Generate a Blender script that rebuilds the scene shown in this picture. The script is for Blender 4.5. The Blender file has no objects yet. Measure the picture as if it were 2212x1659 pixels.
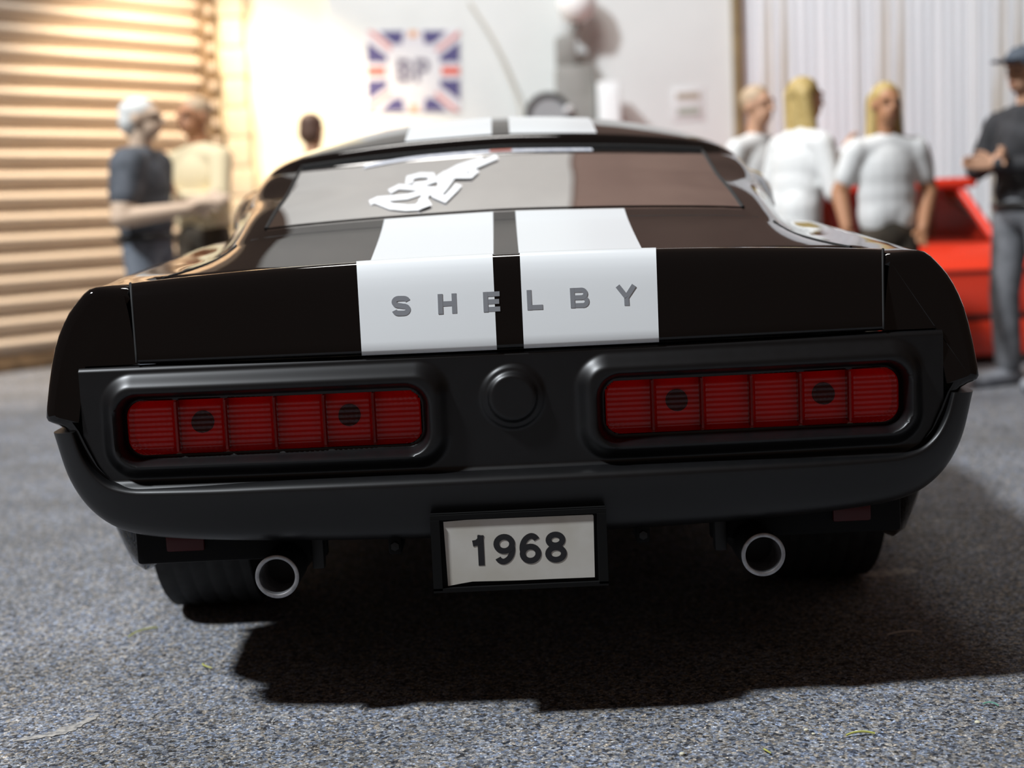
import bpy, bmesh, math, random
import numpy as np
from mathutils import Vector, Matrix

random.seed(7)
rng = np.random.default_rng(7)
SC = bpy.context.scene
COL = SC.collection
PI = math.pi

# ------------------------------------------------------------------ camera
F_PX, W_PX = 3030.0, 2212.0
CAM_POS = Vector((0.0, -2.70, 1.015))
PITCH, ROLL = math.atan(370.5 / F_PX), math.radians(2.6)
fwd = Vector((0, math.cos(PITCH), -math.sin(PITCH)))
up0 = Vector((0, math.sin(PITCH), math.cos(PITCH)))
rt0 = Vector((1, 0, 0))
rt = rt0 * math.cos(ROLL) - up0 * math.sin(ROLL)
up = rt0 * math.sin(ROLL) + up0 * math.cos(ROLL)
cam_d = bpy.data.cameras.new('camera')
cam = bpy.data.objects.new('camera', cam_d)
COL.objects.link(cam)
m = Matrix((rt, up, -fwd)).transposed().to_4x4()
m.translation = CAM_POS
cam.matrix_world = m
cam_d.sensor_fit = 'HORIZONTAL'
cam_d.sensor_width = 36.0
cam_d.lens = 36.0 * F_PX / W_PX
cam_d.clip_start = 0.05
cam_d.clip_end = 100
cam_d.dof.use_dof = True
cam_d.dof.focus_distance = 2.74
cam_d.dof.aperture_fstop = 1.75
SC.camera = cam

# ------------------------------------------------------------------ world, lights, exposure
wd = bpy.data.worlds.new('world'); SC.world = wd; wd.use_nodes = True
bg = wd.node_tree.nodes['Background']
bg.inputs['Color'].default_value = (0.24, 0.165, 0.13, 1)
bg.inputs['Strength'].default_value = 0.34

def area_light(name, loc, target, power, size, color, shape='DISK'):
    d = bpy.data.lights.new(name, 'AREA'); d.shape = shape; d.size = size
    d.energy = power; d.color = color
    o = bpy.data.objects.new(name, d); COL.objects.link(o)
    o.location = loc
    o.rotation_euler = (Vector(target) - Vector(loc)).to_track_quat('-Z', 'Y').to_euler()
    return o
# cool desk lamp, up on the left and a little behind the lens
area_light('desk_lamp_light', (-9.0, -3.4, 13.7), (0.5, 2.5, 0.3), 3800, 1.35, (0.90, 0.95, 1.0))
# neutral fill light added above the back to brighten wall and figures
area_light('back_fill_light', (-0.6, 5.0, 7.2), (0.7, 7.4, 0.5), 240, 2.6, (1.0, 0.97, 0.93))
# warm lamp by the left corner
ld = bpy.data.lights.new('warm_lamp_light', 'SPOT'); ld.energy = 620; ld.color = (1.0, 0.78, 0.53)
ld.spot_size = math.radians(104); ld.spot_blend = 0.5; ld.shadow_soft_size = 0.16
lo = bpy.data.objects.new('warm_lamp_light', ld); COL.objects.link(lo)
lo.location = (-1.95, 8.0, 3.7)
lo.rotation_euler = (Vector((-2.35, 8.7, 0.4)) - Vector(lo.location)).to_track_quat('-Z', 'Y').to_euler()

vs = SC.view_settings
SC.display_settings.display_device = 'sRGB'
vs.view_transform = 'Standard'; vs.look = 'None'; vs.exposure = 0.0; vs.gamma = 1.0
vs.use_curve_mapping = False

# ------------------------------------------------------------------ materials
MATS = {}
def mat(name, col=(0.5, 0.5, 0.5), rough=0.5, metal=0.0, spec=0.5, coat=0.0, **kw):
    if name in MATS: return MATS[name]
    mt = bpy.data.materials.new(name); mt.use_nodes = True
    b = mt.node_tree.nodes['Principled BSDF']
    b.inputs['Base Color'].default_value = (*col, 1)
    b.inputs['Roughness'].default_value = rough
    b.inputs['Metallic'].default_value = metal
    b.inputs['Specular IOR Level'].default_value = spec
    b.inputs['Coat Weight'].default_value = coat
    b.inputs['Coat Roughness'].default_value = 0.03
    for k, v in kw.items(): b.inputs[k].default_value = v
    MATS[name] = mt
    return mt
def noisy(name, c1, c2, scale, rough=0.5, bump=0.0, bscale=None, detail=4, lo=0.35, hi=0.65, spec=0.5, metal=0.0, stretch=None, dist=0.002):
    mt = mat(name, c1, rough, metal, spec)
    nt = mt.node_tree; N = nt.nodes; L = nt.links; b = N['Principled BSDF']
    tc = N.new('ShaderNodeTexCoord'); src = tc.outputs['Object']
    if stretch:
        mp = N.new('ShaderNodeMapping'); mp.inputs['Scale'].default_value = stretch
        L.new(src, mp.inputs['Vector']); src = mp.outputs['Vector']
    nz = N.new('ShaderNodeTexNoise'); nz.inputs['Scale'].default_value = scale; nz.inputs['Detail'].default_value = detail
    L.new(src, nz.inputs['Vector'])
    cr = N.new('ShaderNodeValToRGB')
    cr.color_ramp.elements[0].position = lo; cr.color_ramp.elements[0].color = (*c1, 1)
    cr.color_ramp.elements[1].position = hi; cr.color_ramp.elements[1].color = (*c2, 1)
    L.new(nz.outputs['Fac'], cr.inputs['Fac']); L.new(cr.outputs['Color'], b.inputs['Base Color'])
    if bump:
        n2 = N.new('ShaderNodeTexNoise'); n2.inputs['Scale'].default_value = bscale or scale * 4; n2.inputs['Detail'].default_value = 3
        L.new(src, n2.inputs['Vector'])
        bp = N.new('ShaderNodeBump'); bp.inputs['Strength'].default_value = bump; bp.inputs['Distance'].default_value = dist
        L.new(n2.outputs['Fac'], bp.inputs['Height']); L.new(bp.outputs['Normal'], b.inputs['Normal'])
    return mt

paint = mat('gloss_black_paint', (0.0035, 0.003, 0.003), 0.04, spec=0.5)
stripe_m = mat('white_stripe_paint', (0.79, 0.81, 0.815), 0.22)
matte = noisy('satin_black', (0.0015, 0.0015, 0.0018), (0.0025, 0.0025, 0.003), 40, 0.40, bump=0.10, bscale=900, dist=0.0004, spec=0.50)
seam_m = mat('seam_black', (0.002, 0.002, 0.002), 0.7)
rubber = noisy('tyre_rubber', (0.010, 0.010, 0.010), (0.02, 0.02, 0.02), 30, 0.75)
dark = mat('underbody_black', (0.004, 0.004, 0.004), 0.7, spec=0.15)
steel = noisy('brushed_steel', (0.30, 0.30, 0.31), (0.46, 0.46, 0.47), 60, 0.42, metal=0.9)
steel_dk = mat('dark_pipe', (0.02, 0.02, 0.02), 0.5, metal=0.6)
chrome = mat('chrome', (0.7, 0.7, 0.72), 0.12, metal=1.0)
letter_m = mat('letter_grey', (0.27, 0.28, 0.30), 0.35, metal=0.2)
white_ink = mat('white_ink', (0.95, 0.95, 0.95), 0.5)
reflector = mat('lamp_reflector', (0.88, 0.86, 0.84), 0.5)
bulb_m = mat('bulb_dark', (0.03, 0.02, 0.02), 0.5)
plate_m = noisy('plate_paper', (0.50, 0.47, 0.40), (0.60, 0.58, 0.53), 9, 0.6, lo=0.3, hi=0.6)
ink = mat('black_ink', (0.012, 0.012, 0.014), 0.5)
interior = mat('interior_black', (0.012, 0.011, 0.010), 0.7)

def glass_mat(name, tint, ior=1.5, rough=0.01, spec_col=(1, 1, 1)):
    mt = bpy.data.materials.new(name); mt.use_nodes = True
    nt = mt.node_tree; N = nt.nodes; L = nt.links
    for n in list(N):
        if n.type == 'BSDF_PRINCIPLED': N.remove(n)
    out = [n for n in N if n.type == 'OUTPUT_MATERIAL'][0]
    tr = N.new('ShaderNodeBsdfTransparent'); tr.inputs['Color'].default_value = (*tint, 1)
    gl = N.new('ShaderNodeBsdfGlossy'); gl.inputs['Roughness'].default_value = rough; gl.inputs['Color'].default_value = (*spec_col, 1)
    fr = N.new('ShaderNodeFresnel'); fr.inputs['IOR'].default_value = ior
    mx = N.new('ShaderNodeMixShader')
    L.new(fr.outputs['Fac'], mx.inputs['Fac']); L.new(tr.outputs['BSDF'], mx.inputs[1]); L.new(gl.outputs['BSDF'], mx.inputs[2])
    L.new(mx.outputs['Shader'], out.inputs['Surface'])
    MATS[name] = mt
    return mt
car_glass = glass_mat('tinted_glass', (0.16, 0.15, 0.14))
red_lens = glass_mat('red_lens', (1.0, 0.030, 0.026), 1.45, 0.06)

def floor_mat():
    mt = mat('sandpaper_asphalt', (0.1, 0.1, 0.1), 0.85, spec=0.3)
    nt = mt.node_tree; N = nt.nodes; L = nt.links; b = N['Principled BSDF']
    tc = N.new('ShaderNodeTexCoord'); src = tc.outputs['Object']
    # warp so that the grains are not round cells
    vo = N.new('ShaderNodeTexVoronoi'); vo.inputs['Scale'].default_value = 150
    vo.inputs['Randomness'].default_value = 1.0
    nzw = N.new('ShaderNodeTexNoise'); nzw.inputs['Scale'].default_value = 60; nzw.inputs['Detail'].default_value = 3
    mixv = N.new('ShaderNodeMix'); mixv.data_type = 'VECTOR'; mixv.inputs['Factor'].default_value = 0.012
    L.new(src, nzw.inputs['Vector']); L.new(src, mixv.inputs[4]); L.new(nzw.outputs['Color'], mixv.inputs[5])
    L.new(mixv.outputs[1], vo.inputs['Vector'])
    sep = N.new('ShaderNodeSeparateColor'); L.new(vo.outputs['Color'], sep.inputs['Color'])
    cr = N.new('ShaderNodeValToRGB'); e = cr.color_ramp
    e.interpolation = 'LINEAR'
    e.elements[0].position = 0.0; e.elements[0].color = (0.018, 0.019, 0.023, 1)
    e.elements[1].position = 1.0; e.elements[1].color = (0.38, 0.39, 0.41, 1)
    for p, c in ((0.22, (0.11, 0.112, 0.12)), (0.55, (0.225, 0.23, 0.238)), (0.85, (0.33, 0.335, 0.345))):
        el = e.elements.new(p); el.color = (*c, 1)
    L.new(sep.outputs['Red'], cr.inputs['Fac'])
    # colour casts per grain
    cr2 = N.new('ShaderNodeValToRGB'); e2 = cr2.color_ramp
    e2.elements[0].position = 0.0; e2.elements[0].color = (0.72, 0.86, 1.15, 1)
    e2.elements[1].position = 1.0; e2.elements[1].color = (1.18, 1.0, 0.78, 1)
    el = e2.elements.new(0.55); el.color = (1, 1, 1, 1)
    L.new(sep.outputs['Green'], cr2.inputs['Fac'])
    mul = N.new('ShaderNodeMix'); mul.data_type = 'RGBA'; mul.blend_type = 'MULTIPLY'; mul.inputs['Factor'].default_value = 1.0
    L.new(cr.outputs['Color'], mul.inputs[6]); L.new(cr2.outputs['Color'], mul.inputs[7])
    v2 = N.new('ShaderNodeTexVoronoi'); v2.inputs['Scale'].default_value = 330
    L.new(src, v2.inputs['Vector']); sp2 = N.new('ShaderNodeSeparateColor'); L.new(v2.outputs['Color'], sp2.inputs['Color'])
    crf = N.new('ShaderNodeValToRGB'); ef = crf.color_ramp
    ef.elements[0].position = 0.0; ef.elements[0].color = (0.22, 0.22, 0.24, 1)
    ef.elements[1].position = 1.0; ef.elements[1].color = (2.6, 2.6, 2.6, 1)
    for p_, c_ in ((0.22, .75), (0.6, 1.0), (0.9, 1.25)):
        el = ef.elements.new(p_); el.color = (c_, c_, c_, 1)
    L.new(sp2.outputs['Red'], crf.inputs['Fac'])
    mulf = N.new('ShaderNodeMix'); mulf.data_type = 'RGBA'; mulf.blend_type = 'MULTIPLY'; mulf.inputs['Factor'].default_value = 1.0
    L.new(mul.outputs[2], mulf.inputs[6]); L.new(crf.outputs['Color'], mulf.inputs[7]); mul = mulf
    # broad dirt
    nz = N.new('ShaderNodeTexNoise'); nz.inputs['Scale'].default_value = 2.2; nz.inputs['Detail'].default_value = 5
    L.new(src, nz.inputs['Vector'])
    cr3 = N.new('ShaderNodeValToRGB'); cr3.color_ramp.elements[0].position = 0.35; cr3.color_ramp.elements[0].color = (0.82, 0.80, 0.76, 1)
    cr3.color_ramp.elements[1].position = 0.62; cr3.color_ramp.elements[1].color = (1.08, 1.08, 1.08, 1)
    L.new(nz.outputs['Fac'], cr3.inputs['Fac'])
    mul2 = N.new('ShaderNodeMix'); mul2.data_type = 'RGBA'; mul2.blend_type = 'MULTIPLY'; mul2.inputs['Factor'].default_value = 1.0
    L.new(mul.outputs[2], mul2.inputs[6]); L.new(cr3.outputs['Color'], mul2.inputs[7])
    L.new(mul2.outputs[2], b.inputs['Base Color'])
    bp = N.new('ShaderNodeBump'); bp.inputs['Strength'].default_value = 0.8; bp.inputs['Distance'].default_value = 0.004
    L.new(sep.outputs['Blue'], bp.inputs['Height']); L.new(bp.outputs['Normal'], b.inputs['Normal'])
    return mt

# ------------------------------------------------------------------ mesh helpers
def link(name, me, material, parent=None):
    o = bpy.data.objects.new(name, me); COL.objects.link(o)
    if material is not None:
        me.materials.clear(); me.materials.append(material)
    if parent is not None: o.parent = parent
    return o
def mesh(name, verts, faces, material, parent=None, smooth=True, recalc=True, angle=None):
    me = bpy.data.meshes.new(name)
    me.from_pydata([tuple(map(float, v)) for v in verts], [], faces)
    if recalc:
        bm = bmesh.new(); bm.from_mesh(me)
        bmesh.ops.recalc_face_normals(bm, faces=bm.faces)
        bm.to_mesh(me); bm.free()
    me.update()
    if smooth:
        me.polygons.foreach_set('use_smooth', [True] * len(me.polygons))
        if angle is not None: me.set_sharp_from_angle(angle=math.radians(angle))
    return link(name, me, material, parent)
def empty(name, loc=(0, 0, 0), rz=0.0):
    o = bpy.data.objects.new(name, None); COL.objects.link(o)
    o.location = loc; o.rotation_euler = (0, 0, rz); o.empty_display_size = 0.1
    return o
def tag(o, label, cat=None, group=None, kind=None):
    o['label'] = label
    if cat: o['category'] = cat
    if group: o['group'] = group
    if kind: o['kind'] = kind
    return o
def box_vf(x0, x1, y0, y1, z0, z1, off=0):
    v = [(x0, y0, z0), (x1, y0, z0), (x1, y1, z0), (x0, y1, z0), (x0, y0, z1), (x1, y0, z1), (x1, y1, z1), (x0, y1, z1)]
    f = [(0, 3, 2, 1), (4, 5, 6, 7), (0, 1, 5, 4), (1, 2, 6, 5), (2, 3, 7, 6), (3, 0, 4, 7)]
    return v, [tuple(i + off for i in q) for q in f]
def box(name, x0, x1, y0, y1, z0, z1, material, parent=None, bevel=0.0, seg=2):
    me = bpy.data.meshes.new(name); bm = bmesh.new()
    v, f = box_vf(x0, x1, y0, y1, z0, z1)
    vv = [bm.verts.new(p) for p in v]
    for q in f: bm.faces.new([vv[i] for i in q])
    if bevel:
        bmesh.ops.bevel(bm, geom=bm.edges[:], offset=bevel, segments=seg, profile=0.5, affect='EDGES')
    bm.to_mesh(me); bm.free()
    if bevel:
        me.polygons.foreach_set('use_smooth', [True] * len(me.polygons)); me.set_sharp_from_angle(angle=math.radians(40))
    return link(name, me, material, parent)
def grid_faces(nj, ni, closed_i=False, keep=None, flip=False):
    f = []
    for j in range(nj - 1):
        for i in range(ni if closed_i else ni - 1):
            i2 = (i + 1) % ni
            if keep is not None and not keep(j, i): continue
            q = (j * ni + i, j * ni + i2, (j + 1) * ni + i2, (j + 1) * ni + i)
            f.append(q[::-1] if flip else q)
    return f
def tube(name, pts, radii, material, parent=None, seg=16, cap=True, smooth=True):
    pts = [Vector(p) for p in pts]; n = len(pts)
    if not hasattr(radii, '__len__'): radii = [radii] * n
    verts = []; prev = None
    for k, p in enumerate(pts):
        t = (pts[min(k + 1, n - 1)] - pts[max(k - 1, 0)]).normalized()
        a = prev if prev is not None else (Vector((0, 0, 1)) if abs(t.z) < 0.9 else Vector((1, 0, 0)))
        a = (a - t * a.dot(t)).normalized(); prev = a; b = t.cross(a)
        for s in range(seg):
            an = 2 * PI * s / seg
            verts.append(p + (a * math.cos(an) + b * math.sin(an)) * radii[k])
    faces = grid_faces(n, seg, closed_i=True)
    if cap:
        faces.append(tuple(range(seg))[::-1]); faces.append(tuple((n - 1) * seg + s for s in range(seg)))
    return mesh(name, verts, faces, material, parent, smooth, angle=50)
def lathe(name, prof, axis_o, axis, material, parent=None, seg=40, angle=40):
    """prof: (radius, distance along the axis) from end to end"""
    ax = Vector(axis).normalized(); a = Vector((0, 0, 1)) if abs(ax.z) < 0.9 else Vector((1, 0, 0))
    a = (a - ax * a.dot(ax)).normalized(); b = ax.cross(a); o = Vector(axis_o)
    verts = []
    for r, d in prof:
        for s in range(seg):
            an = 2 * PI * s / seg
            verts.append(o + ax * d + (a * math.cos(an) + b * math.sin(an)) * max(r, 1e-5))
    return mesh(name, verts, grid_faces(len(prof), seg, closed_i=True), material, parent, True, angle=angle)

def pchip(xs, ys, xq):
    xs = np.asarray(xs, float); ys = np.asarray(ys, float); xq = np.asarray(xq, float)
    h = np.diff(xs); d = np.diff(ys) / h; n = len(xs); mm = np.zeros(n)
    for k in range(1, n - 1):
        if d[k - 1] * d[k] > 0:
            w1 = 2 * h[k] + h[k - 1]; w2 = h[k] + 2 * h[k - 1]
            mm[k] = (w1 + w2) / (w1 / d[k - 1] + w2 / d[k])
    mm[0], mm[-1] = d[0], d[-1]
    k = np.clip(np.searchsorted(xs, xq, side='right') - 1, 0, n - 2)
    t = (xq - xs[k]) / h[k]
    return ((1 + 2 * t) * (1 - t) ** 2 * ys[k] + t * (1 - t) ** 2 * h[k] * mm[k]
            + t * t * (3 - 2 * t) * ys[k + 1] + t * t * (t - 1) * h[k] * mm[k + 1])

# flat strokes for letters, numbers and handwriting
def arc(cx, cy, rx, ry, a0, a1, n=14):
    return [(cx + rx * math.cos(math.radians(a0 + (a1 - a0) * k / n)), cy + ry * math.sin(math.radians(a0 + (a1 - a0) * k / n))) for k in range(n + 1)]
def ribbon(poly, w, closed=False):
    P = [Vector((p[0], p[1])) for p in poly]; n = len(P); L, R = [], []
    for k in range(n):
        a = P[(k - 1) % n] if (closed or k > 0) else None
        b = P[(k + 1) % n] if (closed or k < n - 1) else None
        d1 = (P[k] - a).normalized() if a is not None else (b - P[k]).normalized()
        d2 = (b - P[k]).normalized() if b is not None else d1
        t = (d1 + d2); t = t.normalized() if t.length > 1e-6 else d1
        nr = Vector((-t.y, t.x)); c = max(0.45, nr.dot(Vector((-d1.y, d1.x))))
        L.append(P[k] + nr * (w / 2 / c)); R.append(P[k] - nr * (w / 2 / c))
    verts = []
    for l, r in zip(L, R): verts += [l, r]
    faces = [(2 * k, 2 * k + 1, 2 * k + 3, 2 * k + 2) for k in range(n - 1)]
    if closed: faces.append((2 * n - 2, 2 * n - 1, 1, 0))
    return verts, faces
GLYPH = {  # strokes in a box about one unit high
    '1': (0.20, [([(0.10, 0.74), (0.24, 0.76), (0.34, 0.84), (0.38, 1.0)], 0), ([(0.36, 1.0), (0.36, 0.0)], 0)]),
    '6': (0.19, [(arc(0.35, 0.32, 0.255, 0.235, 0, 360, 24)[:-1], 1), (arc(0.44, 0.50, 0.345, 0.41, 190, 100, 12) + arc(0.385, 0.70, 0.20, 0.205, 85, 22, 6), 0)]),
    '9': (0.19, [([(0.70 - x, 1.0 - y) for x, y in arc(0.35, 0.32, 0.255, 0.235, 0, 360, 24)[:-1]], 1),
                 ([(0.70 - x, 1.0 - y) for x, y in arc(0.44, 0.50, 0.345, 0.41, 190, 100, 12) + arc(0.385, 0.70, 0.20, 0.205, 85, 22, 6)], 0)]),
    '8': (0.19, [(arc(0.35, 0.285, 0.255, 0.205, 0, 360, 24)[:-1], 1), (arc(0.35, 0.735, 0.225, 0.18, 0, 360, 24)[:-1], 1)]),
    'S': (0.25, [(arc(0.62, 0.70, 0.24, 0.165, 10, 90, 6) + arc(0.36, 0.70, 0.24, 0.175, 90, 270, 10) + arc(0.62, 0.30, 0.24, 0.175, 90, -90, 10) + arc(0.36, 0.30, 0.24, 0.165, 270, 190, 6), 0)]),
    'H': (0.25, [([(0.12, 0), (0.12, 1)], 0), ([(0.86, 0), (0.86, 1)], 0), ([(0.12, 0.5), (0.86, 0.5)], 0)]),
    'E': (0.24, [([(0.12, 0), (0.12, 1)], 0), ([(0.12, 0.88), (0.88, 0.88)], 0), ([(0.12, 0.5), (0.84, 0.5)], 0), ([(0.12, 0.12), (0.88, 0.12)], 0)]),
    'L': (0.24, [([(0.12, 0), (0.12, 1)], 0), ([(0.12, 0.12), (0.82, 0.12)], 0)]),
    'B': (0.23, [([(0.12, 0), (0.12, 1)], 0), ([(0.12, 0.885), (0.6, 0.885)] + arc(0.62, 0.70, 0.2, 0.185, 85, -85, 8) + [(0.6, 0.51), (0.12, 0.51)], 0),
                 ([(0.6, 0.51)] + arc(0.66, 0.31, 0.22, 0.2, 85, -85, 8) + [(0.6, 0.115), (0.12, 0.115)], 0)]),
    'Y': (0.25, [([(0.06, 1.0), (0.5, 0.42)], 0), ([(0.94, 1.0), (0.5, 0.42)], 0), ([(0.5, 0.50), (0.5, 0.0)], 0)]),
    'P': (0.20, [([(0.12, 0), (0.12, 1)], 0), ([(0.12, 0.9), (0.5, 0.9)] + arc(0.52, 0.70, 0.2, 0.2, 85, -85, 8) + [(0.5, 0.5), (0.12, 0.5)], 0)]),
}
def glyph(name, ch, x, y, z, h, material, parent, sx=1.0, depth=0.0015, weight=1.0, tilt=0.0):
    """letter standing in the x-z plane facing -y, lower left corner at x, z"""
    w, strokes = GLYPH[ch]; verts, faces = [], []
    y_in = y
    for n_s, (poly, closed) in enumerate(strokes):
        y = y_in + .00015 * n_s
        v, f = ribbon([(p[0] * sx, p[1]) for p in poly], w * weight, closed)
        o = len(verts)
        verts += [(x + q[0] * h, y, z + q[1] * h) for q in v]; faces += [tuple(i + o for i in q) for q in f]
        nb = len(v)
        o2 = len(verts)
        verts += [(x + q[0] * h, y + depth, z + q[1] * h) for q in v]
        n = nb // 2
        for k in range(n - (0 if closed else 1)):
            k2 = (k + 1) % n
            for s in (0, 1):
                faces.append((o + 2 * k + s, o + 2 * k2 + s, o2 + 2 * k2 + s, o2 + 2 * k + s))
        if not closed:
            for k in (0, n - 1): faces.append((o + 2 * k, o + 2 * k + 1, o2 + 2 * k + 1, o2 + 2 * k))
    if tilt: verts = [(a, b + (c - z - h / 2) * tilt, c) for a, b, c in verts]
    return mesh(name, verts, faces, material, parent, smooth=False)

# ------------------------------------------------------------------ setting
floor_v = [(-9, -6, 0), (9, -6, 0), (9, 12, 0), (-9, 12, 0)]
fl = mesh('floor', floor_v, [(0, 1, 2, 3)], floor_mat(), smooth=False, recalc=False)
tag(fl, 'speckled grey blue asphalt ground under the cars and figures', kind='structure')

wall_white = noisy('white_wall', (0.685, 0.705, 0.69), (0.755, 0.775, 0.76), 1.3, 0.75, bump=0.15, bscale=25, lo=0.3, hi=0.7, dist=0.01)
wb = box('wall_back', -1.42, 2.0, 9.50, 9.60, 0, 3.6, wall_white)
box('reflection_board', -2.35, 0.75, 9.66, 9.70, 2.9, 7.6, noisy('grey_board', (0.37, 0.355, 0.335), (0.42, 0.405, 0.38), 1.0, 0.8), wb)  # unseen board, added so the rear glass mirrors grey
tag(wb, 'plain pale grey wall with the flag poster', kind='structure')

cream = noisy('cream_plaster', (0.84, 0.77, 0.58), (0.90, 0.84, 0.66), 2.0, 0.7, bump=0.2, bscale=20, dist=0.01)
wl = box('wall_left', -2.60, -1.42, 9.54, 9.64, 0, 3.6, cream)
tag(wl, 'cream plaster wall washed by warm light beside the shutter', kind='structure')
block_m = noisy('sand_block', (0.55, 0.43, 0.29), (0.66, 0.54, 0.38), 5, 0.8, bump=0.4, bscale=40, dist=0.01)
bk_me = None
for k in range(14):
    w = 0.115 if k % 2 else 0.10
    if k < 2:
        b = box('block', -w, w, -0.11, 0.11, 0.006, 0.248, block_m, wl, bevel=0.012)
        if k == 0: bk0 = b.data
        else: bk1 = b.data
    else:
        b = bpy.data.objects.new('block', bk1 if k % 2 else bk0); COL.objects.link(b); b.parent = wl
    b.location = (-2.235, 9.50, 0.25 * k)

# roller shutter, standing at an angle on the left
slat_m = noisy('shutter_slat', (0.50, 0.40, 0.31), (0.60, 0.50, 0.40), 3, 0.42, bump=0.12, bscale=14, stretch=(0.4, 1, 3), dist=0.01)
rail_m = noisy('rusty_rail', (0.10, 0.065, 0.035), (0.20, 0.13, 0.07), 12, 0.6, bump=0.3, bscale=40, dist=0.01)
sh_dir = Vector((1.22, 1.54, 0)).normalized()
sh = empty('door_1', (-2.44, 9.40, 0), math.atan2(sh_dir.y, sh_dir.x))
tag(sh, 'beige roller shutter door of wide horizontal slats', kind='structure')
pitch = 0.154; prof = []
for k in range(9):
    t = k / 8
    prof.append((-0.070 * math.sin(PI * t ** 1.7) - 0.004, 0.010 + t * (pitch - 0.016)))
prof = [(0.0, 0.004)] + prof + [(0.0, pitch - 0.002)]
sv = []
for x in (-4.6, -0.10):
    for y, z in prof: sv.append((x, y, z))
npf = len(prof)
sf = [(k, k + 1, npf + k + 1, npf + k) for k in range(npf - 1)]
sl0 = None
for k in range(22):
    if sl0 is None: s_ = mesh('slat', sv, sf, slat_m, sh); sl0 = s_.data
    else: s_ = bpy.data.objects.new('slat', sl0); COL.objects.link(s_); s_.parent = sh
    s_.location = (0, 0, 0.11 + k * pitch)
box('bottom_rail', -4.6, -0.10, -0.05, 0.03, 0.0, 0.11, rail_m, sh, bevel=0.012)
box('backing', -4.6, -0.10, 0.03, 0.06, 0.0, 3.6, rail_m, sh)
gr = box('guide_rail', -0.13, 0.02, -0.10, 0.06, 0.0, 3.6, rail_m, sh, bevel=0.01)
nt0 = None
for k in range(22):
    if nt0 is None: q_ = box('rail_cleat', -0.028, 0.028, -0.02, 0.02, -0.03, 0.03, slat_m, gr, bevel=0.006); nt0 = q_.data
    else: q_ = bpy.data.objects.new('rail_cleat', nt0); COL.objects.link(q_); q_.parent = gr
    q_.location = (-0.055, -0.105, 0.18 + k * pitch)

# corrugated sheets on the right
corr_m = noisy('corrugated_metal', (0.78, 0.81, 0.84), (0.88, 0.90, 0.92), 2.0, 0.45, metal=0.0, stretch=(6, 1, 0.15))
def rusty_corr(mt):
    nt = mt.node_tree; N = nt.nodes; L = nt.links; b = N['Principled BSDF']
    tc = N.new('ShaderNodeTexCoord'); mp = N.new('ShaderNodeMapping'); mp.inputs['Scale'].default_value = (3.2, 1, 0.10)
    L.new(tc.outputs['Object'], mp.inputs['Vector'])
    nz = N.new('ShaderNodeTexNoise'); nz.inputs['Scale'].default_value = 2.6; nz.inputs['Detail'].default_value = 6
    L.new(mp.outputs['Vector'], nz.inputs['Vector'])
    cr = N.new('ShaderNodeValToRGB'); cr.color_ramp.elements[0].position = 0.56; cr.color_ramp.elements[0].color = (0, 0, 0, 1)
    cr.color_ramp.elements[1].position = 0.72; cr.color_ramp.elements[1].color = (1, 1, 1, 1)
    L.new(nz.outputs['Fac'], cr.inputs['Fac'])
    old = b.inputs['Base Color'].links[0].from_socket
    mx = N.new('ShaderNodeMix'); mx.data_type = 'RGBA'; mx.inputs[7].default_value = (0.46, 0.36, 0.22, 1)
    L.new(cr.outputs['Color'], mx.inputs['Factor']); L.new(old, mx.inputs[6]); L.new(mx.outputs[2], b.inputs['Base Color'])
rusty_corr(corr_m)
wr = empty('wall_right', (2.06, 9.5, 0))
box('reflection_board', -1.30, 3.4, .20, .24, 2.9, 7.6, noisy('brown_board', (0.155, 0.098, 0.078), (0.185, 0.12, 0.095), 1.2, 0.8), wr)  # out of view, added for the brown reflection on the car's right
tag(wr, 'rust streaked corrugated metal sheet wall behind the right hand figures', kind='structure')
for k in range(4):
    wdt = 1.02; nn = 12 * 10; vv = []
    for i in range(nn + 1):
        x = i / nn * wdt; y = 0.020 * math.cos(2 * PI * x / 0.085) + (0.012 if k % 2 else 0)
        vv += [(x, y, 0.0), (x, y, 3.45)]
    s_ = mesh('corrugated_sheet', vv, [(2 * i, 2 * i + 2, 2 * i + 3, 2 * i + 1) for i in range(nn)], corr_m, wr)
    s_.location = (k * 1.0, 0, 0)
tr = box('trim_1', 2.0, 2.075, 9.42, 9.60, 0, 3.6, noisy('brown_post', (0.20, 0.14, 0.07), (0.30, 0.22, 0.11), 6, 0.7), bevel=0.008)
tag(tr, 'brown wooden post between pale wall and corrugated sheets', kind='structure')

# ------------------------------------------------------------------ the black car
car = empty('model_car', (0, 0, 0))
tag(car, 'glossy black model fastback muscle car with twin white stripes, seen from behind', 'car')

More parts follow.
